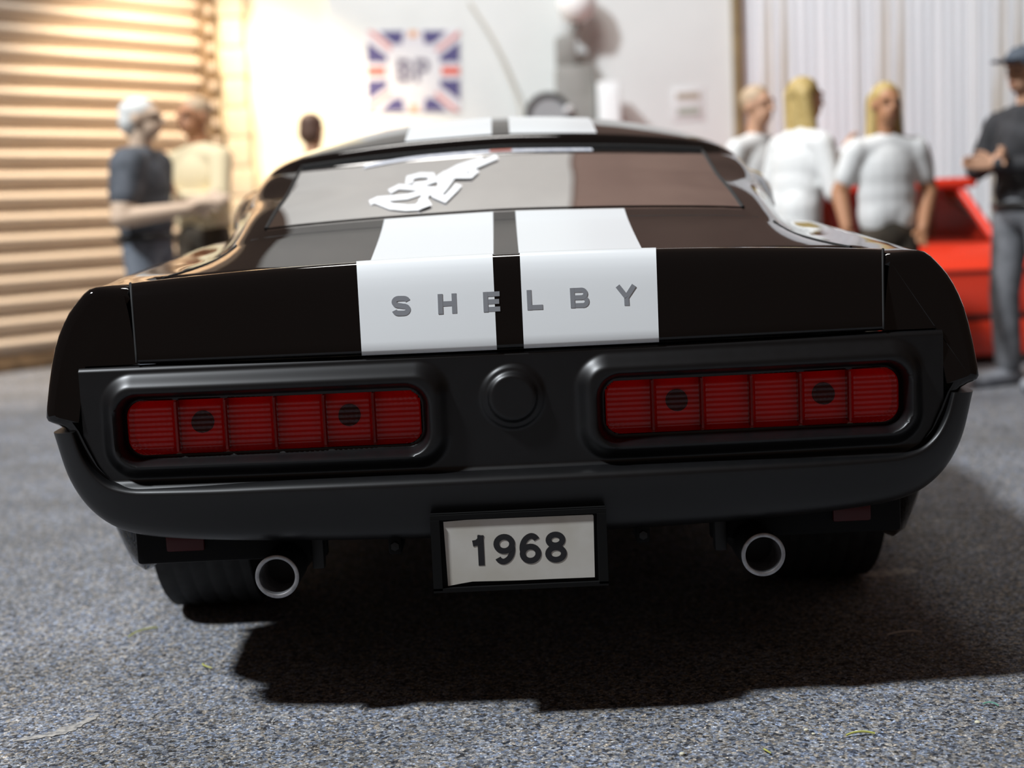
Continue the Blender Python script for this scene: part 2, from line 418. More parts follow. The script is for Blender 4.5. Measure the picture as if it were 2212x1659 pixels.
KEY = {  # y: half section, from the middle of the underside round to the middle of the top
 0.075: [(0, .43), (.60, .43), (.82, .50), (.895, .628), (.931, .650), (.902, .787), (.858, .868), (.812, .903), (.751, .900), (.70, .898), (.64, .896), (.58, .895), (.29, .895), (.027, .895), (0, .895)],
 0.14: [(0, .42), (.60, .42), (.82, .47), (.895, .60), (.933, .650), (.903, .787), (.860, .870), (.813, .905), (.748, .903), (.70, .900), (.64, .899), (.58, .899), (.29, .90), (.027, .90), (0, .90)],
 0.24: [(0, .40), (.60, .40), (.82, .34), (.893, .50), (.935, .640), (.905, .790), (.862, .876), (.815, .910), (.742, .909), (.69, .908), (.64, .908), (.58, .910), (.29, .913), (.027, .914), (0, .914)],
 0.34: [(0, .40), (.60, .40), (.825, .265), (.90, .43), (.936, .63), (.907, .790), (.863, .882), (.815, .916), (.735, .916), (.685, .918), (.64, .921), (.58, .925), (.29, .930), (.027, .932), (0, .932)],
 0.62: [(0, .30), (.62, .28), (.84, .265), (.91, .42), (.938, .63), (.91, .790), (.865, .895), (.818, .931), (.725, .929), (.672, .943), (.63, .963), (.58, .973), (.29, .985), (.027, .989), (0, .989)],
 0.72: [(0, .26), (.66, .25), (.84, .265), (.91, .42), (.94, .63), (.912, .790), (.868, .90), (.82, .936), (.735, .934), (.68, .955), (.636, .983), (.578, .997), (.29, 1.012), (.027, 1.018), (0, 1.018)],
 0.95: [(0, .24), (.68, .24), (.84, .265), (.91, .42), (.94, .63), (.915, .79), (.872, .91), (.826, .946), (.755, .943), (.705, .978), (.652, 1.030), (.586, 1.047), (.29, 1.066), (.027, 1.073), (0, 1.073)],
 1.20: [(0, .24), (.68, .24), (.84, .265), (.91, .42), (.94, .63), (.917, .79), (.878, .92), (.835, .957), (.780, .956), (.737, 1.006), (.668, 1.075), (.597, 1.092), (.29, 1.120), (.027, 1.128), (0, 1.128)],
 1.50: [(0, .24), (.68, .24), (.84, .265), (.91, .42), (.94, .63), (.918, .79), (.888, .925), (.855, .962), (.825, .964), (.762, 1.066), (.688, 1.148), (.602, 1.163), (.29, 1.188), (.027, 1.197), (0, 1.197)],
 1.545: [(0, .24), (.68, .24), (.84, .265), (.91, .42), (.94, .63), (.918, .79), (.889, .925), (.86, .962), (.832, .965), (.766, 1.069), (.690, 1.153), (.602, 1.172), (.29, 1.196), (.027, 1.206), (0, 1.206)],
 1.57: [(0, .24), (.68, .24), (.84, .265), (.91, .42), (.94, .63), (.918, .79), (.89, .925), (.864, .962), (.838, .965), (.770, 1.072), (.693, 1.162), (.603, 1.196), (.29, 1.230), (.027, 1.240), (0, 1.240)],
 1.60: [(0, .24), (.68, .24), (.84, .265), (.91, .42), (.94, .63), (.918, .79), (.891, .926), (.866, .962), (.842, .966), (.773, 1.074), (.695, 1.168), (.603, 1.205), (.29, 1.240), (.027, 1.250), (0, 1.250)],
 1.75: [(0, .24), (.68, .24), (.84, .265), (.91, .42), (.94, .63), (.918, .79), (.895, .928), (.880, .958), (.858, .966), (.787, 1.077), (.705, 1.185), (.605, 1.228), (.29, 1.275), (.027, 1.288), (0, 1.288)],
 2.00: [(0, .24), (.68, .24), (.84, .265), (.91, .42), (.94, .63), (.918, .79), (.895, .928), (.882, .955), (.862, .963), (.795, 1.078), (.712, 1.198), (.608, 1.250), (.29, 1.312), (.027, 1.327), (0, 1.327)],
 2.35: [(0, .24), (.68, .24), (.84, .265), (.91, .42), (.94, .63), (.918, .79), (.895, .925), (.882, .950), (.862, .957), (.797, 1.077), (.712, 1.203), (.608, 1.260), (.29, 1.322), (.027, 1.338), (0, 1.338)],
 2.72: [(0, .24), (.68, .24), (.84, .265), (.91, .42), (.94, .63), (.916, .79), (.893, .918), (.880, .942), (.862, .950), (.792, 1.070), (.695, 1.185), (.595, 1.237), (.29, 1.292), (.027, 1.308), (0, 1.308)],
 3.22: [(0, .24), (.68, .24), (.84, .265), (.91, .42), (.94, .63), (.913, .79), (.888, .905), (.872, .930), (.850, .938), (.795, .950), (.725, .965), (.625, .978), (.29, .995), (.027, 1.0), (0, 1.0)],
 3.40: [(0, .24), (.68, .24), (.84, .265), (.91, .42), (.937, .63), (.91, .79), (.885, .900), (.868, .925), (.835, .932), (.775, .934), (.705, .938), (.61, .943), (.29, .955), (.027, .960), (0, .960)],
 4.25: [(0, .24), (.68, .24), (.83, .265), (.90, .42), (.922, .62), (.895, .77), (.868, .86), (.840, .885), (.80, .890), (.75, .890), (.69, .890), (.60, .892), (.29, .905), (.027, .910), (0, .910)],
 4.60: [(0, .30), (.62, .30), (.78, .33), (.86, .44), (.88, .60), (.862, .72), (.835, .79), (.80, .81), (.76, .815), (.71, .82), (.65, .82), (.58, .825), (.29, .84), (.027, .845), (0, .845)],
 4.68: [(0, .38), (.58, .38), (.74, .40), (.81, .47), (.83, .59), (.815, .68), (.79, .735), (.76, .755), (.72, .76), (.67, .765), (.62, .77), (.56, .775), (.29, .79), (.027, .795), (0, .795)],
}
KY = sorted(KEY); NC = 15; SUBC = 4
def section_keys(y):
    return np.array([[float(pchip(KY, [KEY[k][c][d] for k in KY], [y])[0]) for d in (0, 1)] for c in range(NC)])
CI = np.linspace(0, NC - 1, (NC - 1) * SUBC + 1)
def dense_section(y):
    s = section_keys(y); idx = np.arange(NC)
    return np.stack([pchip(idx, s[:, 0], CI), pchip(idx, s[:, 1], CI)], 1)
def uniq(seq):
    out = []
    for v in sorted(seq):
        if not out or v - out[-1] > 0.006: out.append(v)
    return out
YS = uniq(list(KY) + list(np.arange(.18, 1.5, .045)) + list(np.arange(1.62, 2.75, .06)) + list(np.arange(2.76, 4.66, .05)))
SEC = [dense_section(y) for y in YS]
NH = len(CI)                       # columns on one half
NI = 2 * NH - 2                    # closed ring: right half then mirrored left half
GRID = np.zeros((len(YS), NI, 3))
for j, y in enumerate(YS):
    s = SEC[j]
    for i in range(NI):
        h = i if i < NH else NI - i
        sg = 1 if i < NH else -1
        GRID[j, i] = (sg * s[h][0], y, s[h][1])
def half(i): return i if i < NH else NI - i
def colrange(i):                   # key column position of the middle of the cell i..i+1
    return (CI[half(i)] + CI[half((i + 1) % NI)]) / 2
for j in range(len(YS)):           # the shell starts further in where spoiler and deck lid sit on it
    for i in range(NI):
        if CI[half(i)] > 8.05 and YS[j] < .262:
            GRID[j, i, 1] = .165 + (YS[j] - .075) * .5; GRID[j, i, 2] -= .016
for i in range(NI):                # the tail leans forward above the lamps, like the spoiler face
    if CI[half(i)] <= 8.05:
        sh_ = .18 * max(0.0, GRID[0, i, 2] - .64); GRID[0, i, 1] += sh_; GRID[0, i, 0] *= 1 + sh_ / 2.76
AX = [(1.05, 0.335), (3.86, 0.335)]; R_ARCH = 0.405
for j in range(len(YS)):
    for i in range(NI):
        x, y, z = GRID[j, i]
        c = CI[half(i)]
        if 1.4 < c < 5.6:
            for ay, az in AX:
                d = math.hypot(y - ay, z - az)
                if d < R_ARCH and d > 1e-4:
                    k = R_ARCH / d; GRID[j, i] = (x, ay + (y - ay) * k, max(0.25, az + (z - az) * k))
def in_arch(j, i):
    if not (1.4 < colrange(i) < 5.6): return False
    for ay, az in AX:
        if all(math.hypot(GRID[jj, ii % NI, 1] - ay, max(GRID[jj, ii % NI, 2], .25) - az) <= R_ARCH + 2e-3 or GRID[jj, ii % NI, 2] <= .2501 and abs(GRID[jj, ii % NI, 1] - ay) < R_ARCH
               for jj in (j, j + 1) for ii in (i, i + 1)): return True
    return False
def cls(j, i):
    c = colrange(i); y = (YS[j] + YS[j + 1]) / 2
    if in_arch(j, i): return None
    if c > 11 and .735 < y < 1.545: return 'rear'
    if c > 10.1 and 2.735 < y < 3.215: return 'front'
    if 8.3 < c < 9.9 and 1.9 < y < 2.85 - (c - 8.3) * 0.05: return 'sideL' if i >= NH - 1 else 'sideR'
    return 'body'
CL = [[cls(j, i) for i in range(NI)] for j in range(len(YS) - 1)]
flat = GRID.reshape(-1, 3)
def sub_mesh(name, want, material, parent, extra=None, off=0.0):
    faces = [q for j in range(len(YS) - 1) for i in range(NI) if CL[j][i] == want
             for q in [(j * NI + i, j * NI + (i + 1) % NI, (j + 1) * NI + (i + 1) % NI, (j + 1) * NI + i)]]
    used = sorted({v for q in faces for v in q}); mp = {v: k for k, v in enumerate(used)}
    vv = [tuple(flat[v]) for v in used]; ff = [tuple(mp[v] for v in q) for q in faces]
    if extra: vv, ff = extra(vv, ff, mp)
    return mesh(name, vv, ff, material, parent, recalc=False)
END = []
def caps(vv, ff, mp):
    # rounded rear edge, then a flat rim reaching in behind tail panel and spoiler
    ring = [GRID[0, i] for i in range(NI)]; cen = np.array([0, 0, 0.66])
    prev = [mp[i] for i in range(NI)]
    for ins, dy in ((0.004, 0.010), (0.012, 0.016), (0.024, 0.018)):
        cur = []
        for i in range(NI):
            p = ring[i].copy(); tx = math.copysign(.70, p[0]) if abs(p[0]) > .70 else p[0]
            n = np.array([tx - p[0], 0, (.76 if abs(p[0]) > .70 else .66) - p[2]]); n /= (np.linalg.norm(n) + 1e-9)
            q = p + n * ins; q[1] = p[1] - dy
            cur.append(len(vv)); vv.append(tuple(q))
        for i in range(NI): ff.append((prev[i], cur[i], cur[(i + 1) % NI], prev[(i + 1) % NI]))
        prev = cur
    # end plate of each rear wing, from the deck seam round to the tail panel
    for side in (1, -1):
        idx = [h for h in range(NH) if 3.0 <= CI[h] <= 8.01]
        idx = [h if side > 0 else (NI - h) % NI for h in idx]
        yp = min(vv[prev[h]][1] - .18 * max(0.0, ring[h][2] - .64) for h in idx)
        inner = [(.764, .884), (.757, .85), (.749, .80), (.742, .749), (.846, .749), (.853, .70), (.862, .640)]
        iy = [yp + .18 * max(0.0, z - .64) for x, z in inner]
        b0 = len(vv); vv += [(side * x, y_, z) for (x, z), y_ in zip(inner, iy)]
        END.append([vv[prev[h]] for h in idx] + [vv[q] for q in range(b0, b0 + 7)])
        # edges folded inwards so that the plate has thickness
        b1 = len(vv); vv += [(side * x, y_ + .03, z) for (x, z), y_ in zip(inner, iy)]
        for k in range(6): ff.append((b0 + k, b0 + k + 1, b1 + k + 1, b1 + k))
    # nose: close with a fan
    n0 = len(YS) - 1; cidx = len(vv); vv.append((0, YS[-1] + 0.01, 0.60))
    for i in range(NI): ff.append((mp[n0 * NI + i], cidx, mp[n0 * NI + (i + 1) % NI]))
    return vv, ff
body = sub_mesh('body_shell', 'body', paint, car, caps)
bm = bmesh.new(); bm.from_mesh(body.data); bmesh.ops.recalc_face_normals(bm, faces=bm.faces); bm.to_mesh(body.data); bm.free()
body.data.set_sharp_from_angle(angle=math.radians(50))
for pts in END: mesh('wing_end', pts, [tuple(range(len(pts)))], paint, car, smooth=False)
rear_glass = sub_mesh('rear_window', 'rear', car_glass, car)
sub_mesh('windshield', 'front', car_glass, car)
sub_mesh('side_window', 'sideL', car_glass, car); sub_mesh('side_window', 'sideR', car_glass, car)
# a dark floor pan, dash and seats inside the cabin
box('cabin_floor', -.72, .72, .62, 3.3, .42, .50, interior, car)
for sx in (-1, 1):
    st = box('seat', sx * .36 - .24, sx * .36 + .24, 1.95, 2.45, .50, .66, interior, car, bevel=.05)
    box('seat_back', sx * .36 - .23, sx * .36 + .23, 1.86, 1.99, .60, 1.02, interior, st, bevel=.045)
box('dashboard', -.74, .74, 2.98, 3.22, .72, .94, interior, car, bevel=.05)
box('parcel_shelf', -.60, .60, .74, 1.45, .86, .90, interior, car)

def surf(x, y):
    s = dense_section(y); top = s[4 * 8:]
    o = np.argsort(top[:, 0]); return float(np.interp(abs(x), top[o, 0], top[o, 1]))
def strip(name, y0, y1, c_a, c_b, sign, material, parent, off=0.0016, n=24):
    """painted band on the shell between two key columns"""
    cols = [k for k in range(NH) if c_a - 1e-6 <= CI[k] <= c_b + 1e-6]; vv = []
    ys = np.linspace(y0, y1, n)
    for y in ys:
        s = dense_section(y)
        for k in cols: vv.append((sign * s[k][0], y, s[k][1] + off))
    return mesh(name, vv, grid_faces(n, len(cols)), material, parent)
for sg in (-1, 1):
    for y0, y1, w in ((.26, .715, 'deck'), (1.60, 2.70, 'roof'), (3.24, 4.60, 'hood')):
        o = strip('stripe', y0, y1, 12, 13, sg, stripe_m, car, n=30)
        o['label'] = 'white racing stripe on the %s' % w
# seam between deck lid and body, trim under the rear glass
def seam_line(name, pts, r, material, parent):
    return tube(name, pts, r, material, parent, seg=8)
seam_line('deck_seam', [(x, .655, surf(x, .655) - .0022) for x in np.linspace(-.64, .64, 33)], .0030, seam_m, car)
for sg in (-1, 1):
    seam_line('deck_seam', [(sg * (.725 - .085 * ((y - .26) / .395) ** .9), y, surf(.725 - .085 * ((y - .26) / .395) ** .9, y) - .0005) for y in np.linspace(.26, .655, 14)], .0035, seam_m, car)
    seam_line('window_seal', [(sg * (.582 + .018 * (y - .74) / .8), y, surf(.582 + .018 * (y - .74) / .8, y) + .001) for y in np.linspace(.74, 1.54, 20)], .004, seam_m, rear_glass)
seam_line('window_seal', [(x, .738, surf(x, .738) - .001) for x in np.linspace(-.58, .58, 33)], .004, paint, rear_glass)
seam_line('window_seal', [(x, 1.548, surf(x, 1.548) + .003) for x in np.linspace(-.60, .60, 33)], .005, seam_m, rear_glass)

# spoiler on the deck lid
def spo_top(x): return -.026 * (abs(x) / .74) ** 2.2
SPO = [(.060, .750), (.042, .750), (.0355, .753), (.034, .759), (.038, .775), (.0445, .80), (.053, .83), (.060, .855), (.067, .878), (.0742, .897), (.083, .913), (.094, .925), (.107, .932), (.122, .934), (.140, .931), (.17, .924), (.21, .916), (.27, .915)]
def spo_face(z): return float(np.interp(z, [.759, .775, .80, .83, .855, .878], [.034, .038, .0445, .053, .060, .067]))
def spo_pt(x, k, out=0.0):
    y, z = SPO[k]; t = (z - .757) / (.934 - .757)
    a = SPO[max(k - 1, 0)]; b = SPO[min(k + 1, len(SPO) - 1)]
    ty, tz = b[0] - a[0], b[1] - a[1]; ln = math.hypot(ty, tz) + 1e-9
    ny, nz = -tz / ln, ty / ln
    zz = z + spo_top(x) * max(t, 0)
    return (x * (1 + (y - .034) * .37), y + .026 * (abs(x) / .74) ** 2 + ny * out, zz + nz * out)
def spo_mesh(name, xs, material, parent, out=0.0, k0=0, k1=len(SPO), ends=True):
    vv = [spo_pt(x, k, out) for x in xs for k in range(k0, k1)]; nk = k1 - k0
    ff = grid_faces(len(xs), nk)
    if ends: ff += [tuple(range(nk)), tuple((len(xs) - 1) * nk + k for k in range(nk))[::-1]]
    return mesh(name, vv, ff, material, parent, angle=60)
spoiler = spo_mesh('rear_spoiler', list(np.linspace(-.737, .737, 61)), paint, car)
for sg in (-1, 1):
    xs = sorted([sg * .0265, sg * .2915] + [sg * v for v in np.linspace(.05, .27, 8)])
    o = spo_mesh('stripe', xs, stripe_m, spoiler, .0012, 1, len(SPO), ends=False); o['label'] = 'white racing stripe on the spoiler'
    xs = [sg * .7385, sg * .7435]
    seam_line('spoiler_gap', [spo_pt(sg * .7385, k, -.0015) for k in range(2, 16)], .0030, seam_m, spoiler)
for ch, xc in zip('SHELBY', (-.2105, -.1195, -.0305, .0555, .1405, .2325)):
    w = .038
    glyph('letter', ch, xc - .0185, spo_face(.843) - .0022 + .026 * (xc / .74) ** 2, .8235, .0385, letter_m, spoiler, sx=.96, depth=.003, tilt=.285)['label'] = 'raised grey letter'

# tail panel: raised bezels round the lamps, round cap in the middle
LX0, LX1, LZ0, LZ1, LR = .180, .770, .5655, .6775, .034
def sd_rr(x, z, x0, x1, z0, z1, r):
    cx, cz, hx, hz = (x0 + x1) / 2, (z0 + z1) / 2, (x1 - x0) / 2, (z1 - z0) / 2
    dx, dz = abs(x - cx) - (hx - r), abs(z - cz) - (hz - r)
    return math.hypot(max(dx, 0), max(dz, 0)) + min(max(dx, dz), 0) - r
def sstep(a, b, t):
    t = max(0.0, min(1.0, (t - a) / (b - a))); return t * t * (3 - 2 * t)
def panel_y(x, z):
    ax = abs(x); y = .038 + .026 * (ax / .86) ** 2
    d = sd_rr(ax, z, .128, .812, .527, .728, .062)          # outer foot of the bezel
    y -= .025 * sstep(.008, -.026, d)
    e = sd_rr(ax, z, LX0 - .006, LX1 + .006, LZ0 - .006, LZ1 + .006, LR + .004)
    y += .042 * sstep(.013, -.004, e)
    y += .006 * sstep(.007, .0, .7455 - z)                   # rolled top edge
    y -= .018 * sstep(.020, .0, z - .500)                    # foot sweeping out to the bumper
    r = math.hypot(x, z - .655)
    y -= .007 * sstep(.067, .056, r)
    y -= .011 * sstep(.054, .041, r)
    return y
PXH = .857; nx, nz_ = 431, 84
xs = np.linspace(-PXH, PXH, nx); zs = np.linspace(.490, .7455, nz_)
pv = []; 
def pedge(z): return PXH - .07 * max(0, (.60 - z) / .11) ** 2
for z in zs:
    k = pedge(z) / PXH
    for x in xs: pv.append((x * k, panel_y(x * k, z), z))
def pkeep(j, i):
    x = abs(xs[i] + xs[i + 1]) / 2 * pedge(zs[j]) / PXH; z = (zs[j] + zs[j + 1]) / 2
    return sd_rr(x, z, LX0 - .004, LX1 + .004, LZ0 - .004, LZ1 + .004, LR + .002) > -.006
pf = grid_faces(nz_, nx, keep=pkeep)
# returned edges
base = len(pv)
loop = [(0 * nx + i) for i in range(nx)] + [j * nx + nx - 1 for j in range(1, nz_)] + [(nz_ - 1) * nx + i for i in range(nx - 2, -1, -1)] + [j * nx for j in range(nz_ - 2, 0, -1)]
for q in loop: pv.append((pv[q][0], pv[q][1] + .012 if False else .10, pv[q][2]))
nl = len(loop)
for k in range(nl): pf.append((loop[k], loop[(k + 1) % nl], base + (k + 1) % nl, base + k))
panel = mesh('tail_panel', pv, pf, matte, car, angle=60)
panel['label'] = 'satin black tail panel with raised lamp bezels'

# tail lamps
def lamp(sg):
    hs = []
    y0, y1 = .070, .098
    v = []
    nn = 40
    def rr_pt(t, ins=0):
        x0, x1, z0, z1, r = LX0 + ins + .001, LX1 - ins - .001, LZ0 + ins + .001, LZ1 - ins - .001, LR
        out = []
        for cx, cz, a0 in ((x1 - r, z1 - r, 0), (x0 + r, z1 - r, 90), (x0 + r, z0 + r, 180), (x1 - r, z0 + r, 270)):
            for k in range(9):
                a = math.radians(a0 + 90 * k / 8); out.append((cx + r * math.cos(a), cz + r * math.sin(a)))
        return out
    o_ = rr_pt(0); b_ = rr_pt(0, .006); n = len(o_)
    vv = [(sg * x, y0, z) for x, z in o_] + [(sg * x, y1, z) for x, z in b_]
    ff = [(k, (k + 1) % n, n + (k + 1) % n, n + k) for k in range(n)] + [tuple(range(n, 2 * n))]
    hs = mesh('tail_light', vv, ff, reflector, car, smooth=True, angle=40)
    hs['label'] = 'long red tail lamp of six ribbed segments'
    segw = (LX1 - LX0) / 6
    for s in range(6):
        a, b = LX0 + s * segw + .0028, LX0 + (s + 1) * segw - .0028
        if s == 0: a = LX0
        if s == 5: b = LX1
        ncx, ncz, sub = 9, 11, 4
        nxx, nzz = ncx * sub + 1, ncz * sub + 1
        gx = np.linspace(0, 1, nxx); gz = np.linspace(0, 1, nzz); vv = []
        for tz in gz:
            z = LZ0 + tz * (LZ1 - LZ0)
            ex = 0.0
            if z < LZ0 + LR: ex = LR - math.sqrt(max(0, LR ** 2 - (LZ0 + LR - z) ** 2))
            if z > LZ1 - LR: ex = LR - math.sqrt(max(0, LR ** 2 - (z - LZ1 + LR) ** 2))
            a2 = max(a, LX0 + ex); b2 = min(b, LX1 - ex)
            for tx in gx:
                x = a2 + tx * (b2 - a2)
                cx, cz = (tx * ncx) % 1.0, (tz * ncz) % 1.0
                pil = (1 - (2 * abs(cx - .5)) ** 2.2) * (1 - (2 * abs(cz - .5)) ** 2.2)
                edge = min(tx, 1 - tx) * (b - a); ez = min(tz, 1 - tz) * (LZ1 - LZ0)
                y = .052 + .014 * ((x - .18) / .6) ** 2 * .8 - .0021 * pil
                y += .010 * (1 - sstep(0, .016, ez)) + .005 * (1 - sstep(0, .006, edge))
                vv.append((sg * x, y, z))
        mesh('lens_segment', vv, grid_faces(nzz, nxx), red_lens, hs, angle=70)
    for s in (1, 4):
        xc = LX0 + (s + .52) * segw
        lathe('bulb', [(0, -.020), (.014, -.019), (.021, -.014), (.021, .0), (.024, .002)], (sg * xc, .097, (LZ0 + LZ1) / 2 + .004), (0, 1, 0), bulb_m, hs, seg=20)
    for s in range(1, 6):
        xc = sg * (LX0 + s * segw)
        box('divider', xc - .0022, xc + .0022, .066, .097, LZ0 + .006, LZ1 - .006, red_div, hs)
red_div = mat('red_divider', (0.36, 0.012, 0.010), 0.35)
lamp(-1); lamp(1)

# bumper: a U of matte black that turns up at both ends
INN = [(0, .515), (.20, .515), (.45, .514), (.62, .512), (.74, .512), (.795, .520), (.832, .545), (.855, .585), (.866, .622)]
OUT = [(0, .370), (.20, .371), (.45, .377), (.62, .384), (.74, .394), (.805, .410), (.862, .450), (.905, .520), (.930, .617)]
tq = np.linspace(0, 1, 45)
tk = np.linspace(0, 1, len(INN))
inn = np.stack([pchip(tk, [p[0] for p in INN], tq), pchip(tk, [p[1] for p in INN], tq)], 1)
out_ = np.stack([pchip(tk, [p[0] for p in OUT], tq), pchip(tk, [p[1] for p in OUT], tq)], 1)
#  across the bumper: (fraction inner -> outer, y)
BP = [(0.0, .080), (0.0, .046), (.015, .034), (.045, .020), (.075, .010), (.105, .0035), (.14, .0003), (.18, .0), (.26, .0015), (.40, .006), (.55, .012), (.70, .019), (.82, .028), (.92, .042), (.98, .060), (1.0, .080)]
bv = []
rows = [(-1, k) for k in range(len(tq) - 1, 0, -1)] + [(1, k) for k in range(len(tq))]
for sg, k in rows:
    t = tq[k]; a, b = inn[k], out_[k]
    ym = .050 * (((a[0] + b[0]) / 2) / .9) ** 2.6
    for fr_, y in BP:
        x = a[0] + (b[0] - a[0]) * fr_; z = a[1] + (b[1] - a[1]) * fr_
        bv.append((sg * x, ym + y, z))
    # wrap along the side of the body
    wrapd = .02 + .30 * sstep(.55, 1.0, t)
    bv.append((sg * (b[0] + .004 * sstep(.6, 1, t)), ym + .08 + wrapd, b[1] + .004))
nb = len(BP) + 1
bf = grid_faces(len(rows), nb)
bf += [tuple(range(nb)), tuple((len(rows) - 1) * nb + k for k in range(nb))[::-1]]
bumper = mesh('rear_bumper', bv, bf, matte, car, angle=55)
bumper['label'] = 'satin black rear bumper turned up at both ends'
# valance, small dark red reflectors, brackets
refl_m = mat('dark_red_reflector', (0.055, 0.003, 0.004), 0.3, spec=0.3)
for sg in (-1, 1):
    va = box('rear_valance', *sorted((sg * .40, sg * .80)), .17, .19, .318, .44, dark, car, bevel=.008)
    box('reflector', *sorted((sg * .655, sg * .735)), .160, .172, .345, .385, refl_m, va, bevel=.005)
    br = box('bumper_bracket', *sorted((sg * .235, sg * .262)), .05, .14, .345, .39, dark, car, bevel=.006)
    lathe('bolt', [(0, -.008), (.009, -.007), (.010, 0)], (sg * .2485, .050, .363), (0, 1, 0), steel_dk, br, seg=6)
# number plate
hv, hf = [], []
for b_ in ((-.172, .172, .024, .06, .282, .434), (-.172, .172, .017, .03, .4245, .434), (-.172, -.154, .015, .03, .284, .4245), (.154, .172, .015, .03, .284, .4245), (-.172, .172, .015, .03, .280, .2885)):
    v, f = box_vf(*b_, off=len(hv)); hv += v; hf += f
hv = [(x, y - (.030 if y < .05 else 0), z) for x, y, z in hv]
hold = mesh('plate_holder', hv, hf, dark, car, smooth=False)
pp = [(-.1465, .4205), (-.10, .4225), (.0, .4222), (.1455, .4215), (.1475, .4195), (.1455, .296), (.06, .2965), (0, .2965), (-.05, .2975), (-.095, .2985), (-.118, .2955), (-.1435, .2915)]
pl = mesh('number_plate', [(x, -.0085, z) for x, z in pp] + [(x, -.0060, z) for x, z in pp],
          [tuple(range(len(pp)))] + [(k, (k + 1) % len(pp), len(pp) + (k + 1) % len(pp), len(pp) + k) for k in range(len(pp))], plate_m, hold, smooth=False)
pl['label'] = 'cream paper plate sticker reading 1968'
for ch, xc in zip('1968', (-.0755, -.0295, .0212, .0712)):
    w = {'1': .36, '9': .35, '6': .35, '8': .35}[ch]
    glyph('digit', ch, xc - w * .0605, -.0092, .3300, .0605, ink, hold, depth=.0004)
# exhaust pipes
for sg in (-1, 1):
    ex = tube('exhaust_pipe', [(sg * .489, .090, .3095), (sg * .486, .18, .313), (sg * .46, .34, .330), (sg * .42, .7, .34), (sg * .40, 1.6, .33)], [.0415, .0415, .040, .036, .036], steel_dk, car, seg=24, cap=False)
    lathe('exhaust_tip', [(.0425, .10), (.0442, .02), (.0447, -.014)], (sg * .489, .072, .3095), (-sg * .03, 1, 0), steel_dk, ex, seg=48)
    lathe('tip_rim', [(.0447, -.014), (.0443, -.0168), (.0429, -.0178), (.0380, -.0178), (.0364, -.0168), (.0354, -.012), (.0346, .06)], (sg * .489, .072, .3095), (-sg * .03, 1, 0), steel, ex, seg=48)
    lathe('pipe_core', [(.0352, .06), (0.0, .06)], (sg * .489, .072, .3095), (-sg * .03, 1, 0), seam_m, ex, seg=24)
    box('hanger', *sorted((sg * .405, sg * .43)), .14, .17, .30, .40, steel_dk, ex, bevel=.004)
# underside
box('fuel_tank', -.50, .50, .28, .80, .40, .46, dark, car, bevel=.02)
tube('rear_axle', [(-.70, 1.05, .335), (.70, 1.05, .335)], .045, dark, car)
lathe('differential', [(0, -.13), (.10, -.10), (.13, 0), (.10, .10), (0, .13)], (0, 1.05, .335), (0, 1, 0), dark, car, seg=20)
# wheels
def wheel(sg, ay, xo, wd, r):
    xi = xo - wd
    prof_ = [(.215, 0), (.25, -.004), (.30, -.006), (r - .018, .004), (r - .006, .018)]
    for q in range(6):
        c = .018 + q * (wd - .036) / 5
        prof_ += [(r, c - .012), (r, c + .010), (r - .007, c + .012), (r - .007, c + .016)]
    prof_ += [(r - .006, wd - .018), (r - .018, wd - .004), (.30, wd + .006), (.25, wd + .004), (.215, wd)]
    prof_ = [(a, b) for a, b in prof_ if -.01 <= b <= wd + .01]
    w_ = lathe('wheel', prof_, (sg * xi, ay, .34), (sg, 0, 0), rubber, car, seg=64, angle=30)
    w_['label'] = 'black rubber tyre on a dark rim'
    rim = lathe('rim', [(.216, 0), (.20, .02), (.195, wd * .5), (.205, wd - .03), (.218, wd - .004), (.214, wd + .004), (.200, wd), (.19, wd - .04), (.05, wd - .07), (.045, wd - .02), (0, wd - .018)], (sg * xi, ay, .34), (sg, 0, 0), chrome, w_, seg=40)
    for q in range(5):
        a = 2 * PI * q / 5; c, s = math.cos(a), math.sin(a)
        tube('spoke', [(sg * (xo - .05), ay + .04 * c, .34 + .04 * s), (sg * (xo - .035), ay + .19 * c, .34 + .19 * s)], [.028, .020], chrome, w_, seg=8)
for sg in (-1, 1):
    wheel(sg, AX[0][0], .925, .25, .340)
    wheel(sg, AX[1][0], .905, .21, .335)
    for ay, az in AX:
        vv = []
        for k in range(25):
            a = PI * k / 24
            for x in (.60, .905): vv.append((sg * x, ay + R_ARCH * .995 * math.cos(a), az - .06 + R_ARCH * .995 * math.sin(a) + .055 * math.sin(a)))
        ff = [(2 * k, 2 * k + 1, 2 * k + 3, 2 * k + 2) for k in range(24)]
        o0 = len(vv); vv += [(sg * .60, ay, az - .06)]
        ff += [(2 * k, 2 * k + 2, o0) for k in range(24)]
        mesh('wheel_well', vv, ff, dark, car)
# door mirrors
for sg in (-1, 1):
    lathe('door_mirror', [(0, -.055), (.035, -.05), (.052, -.02), (.058, .02), (.056, .035), (.0, .036)], (sg * 1.005, 2.92, 1.035), (0, -1, 0), mat('mirror_black', (0.006, 0.006, 0.006), 0.45, spec=0.25), car, seg=24)
    tube('mirror_stalk', [(sg * .90, 2.94, .93), (sg * .96, 2.94, .985), (sg * 1.0, 2.93, 1.03)], .013, chrome, car, seg=10)
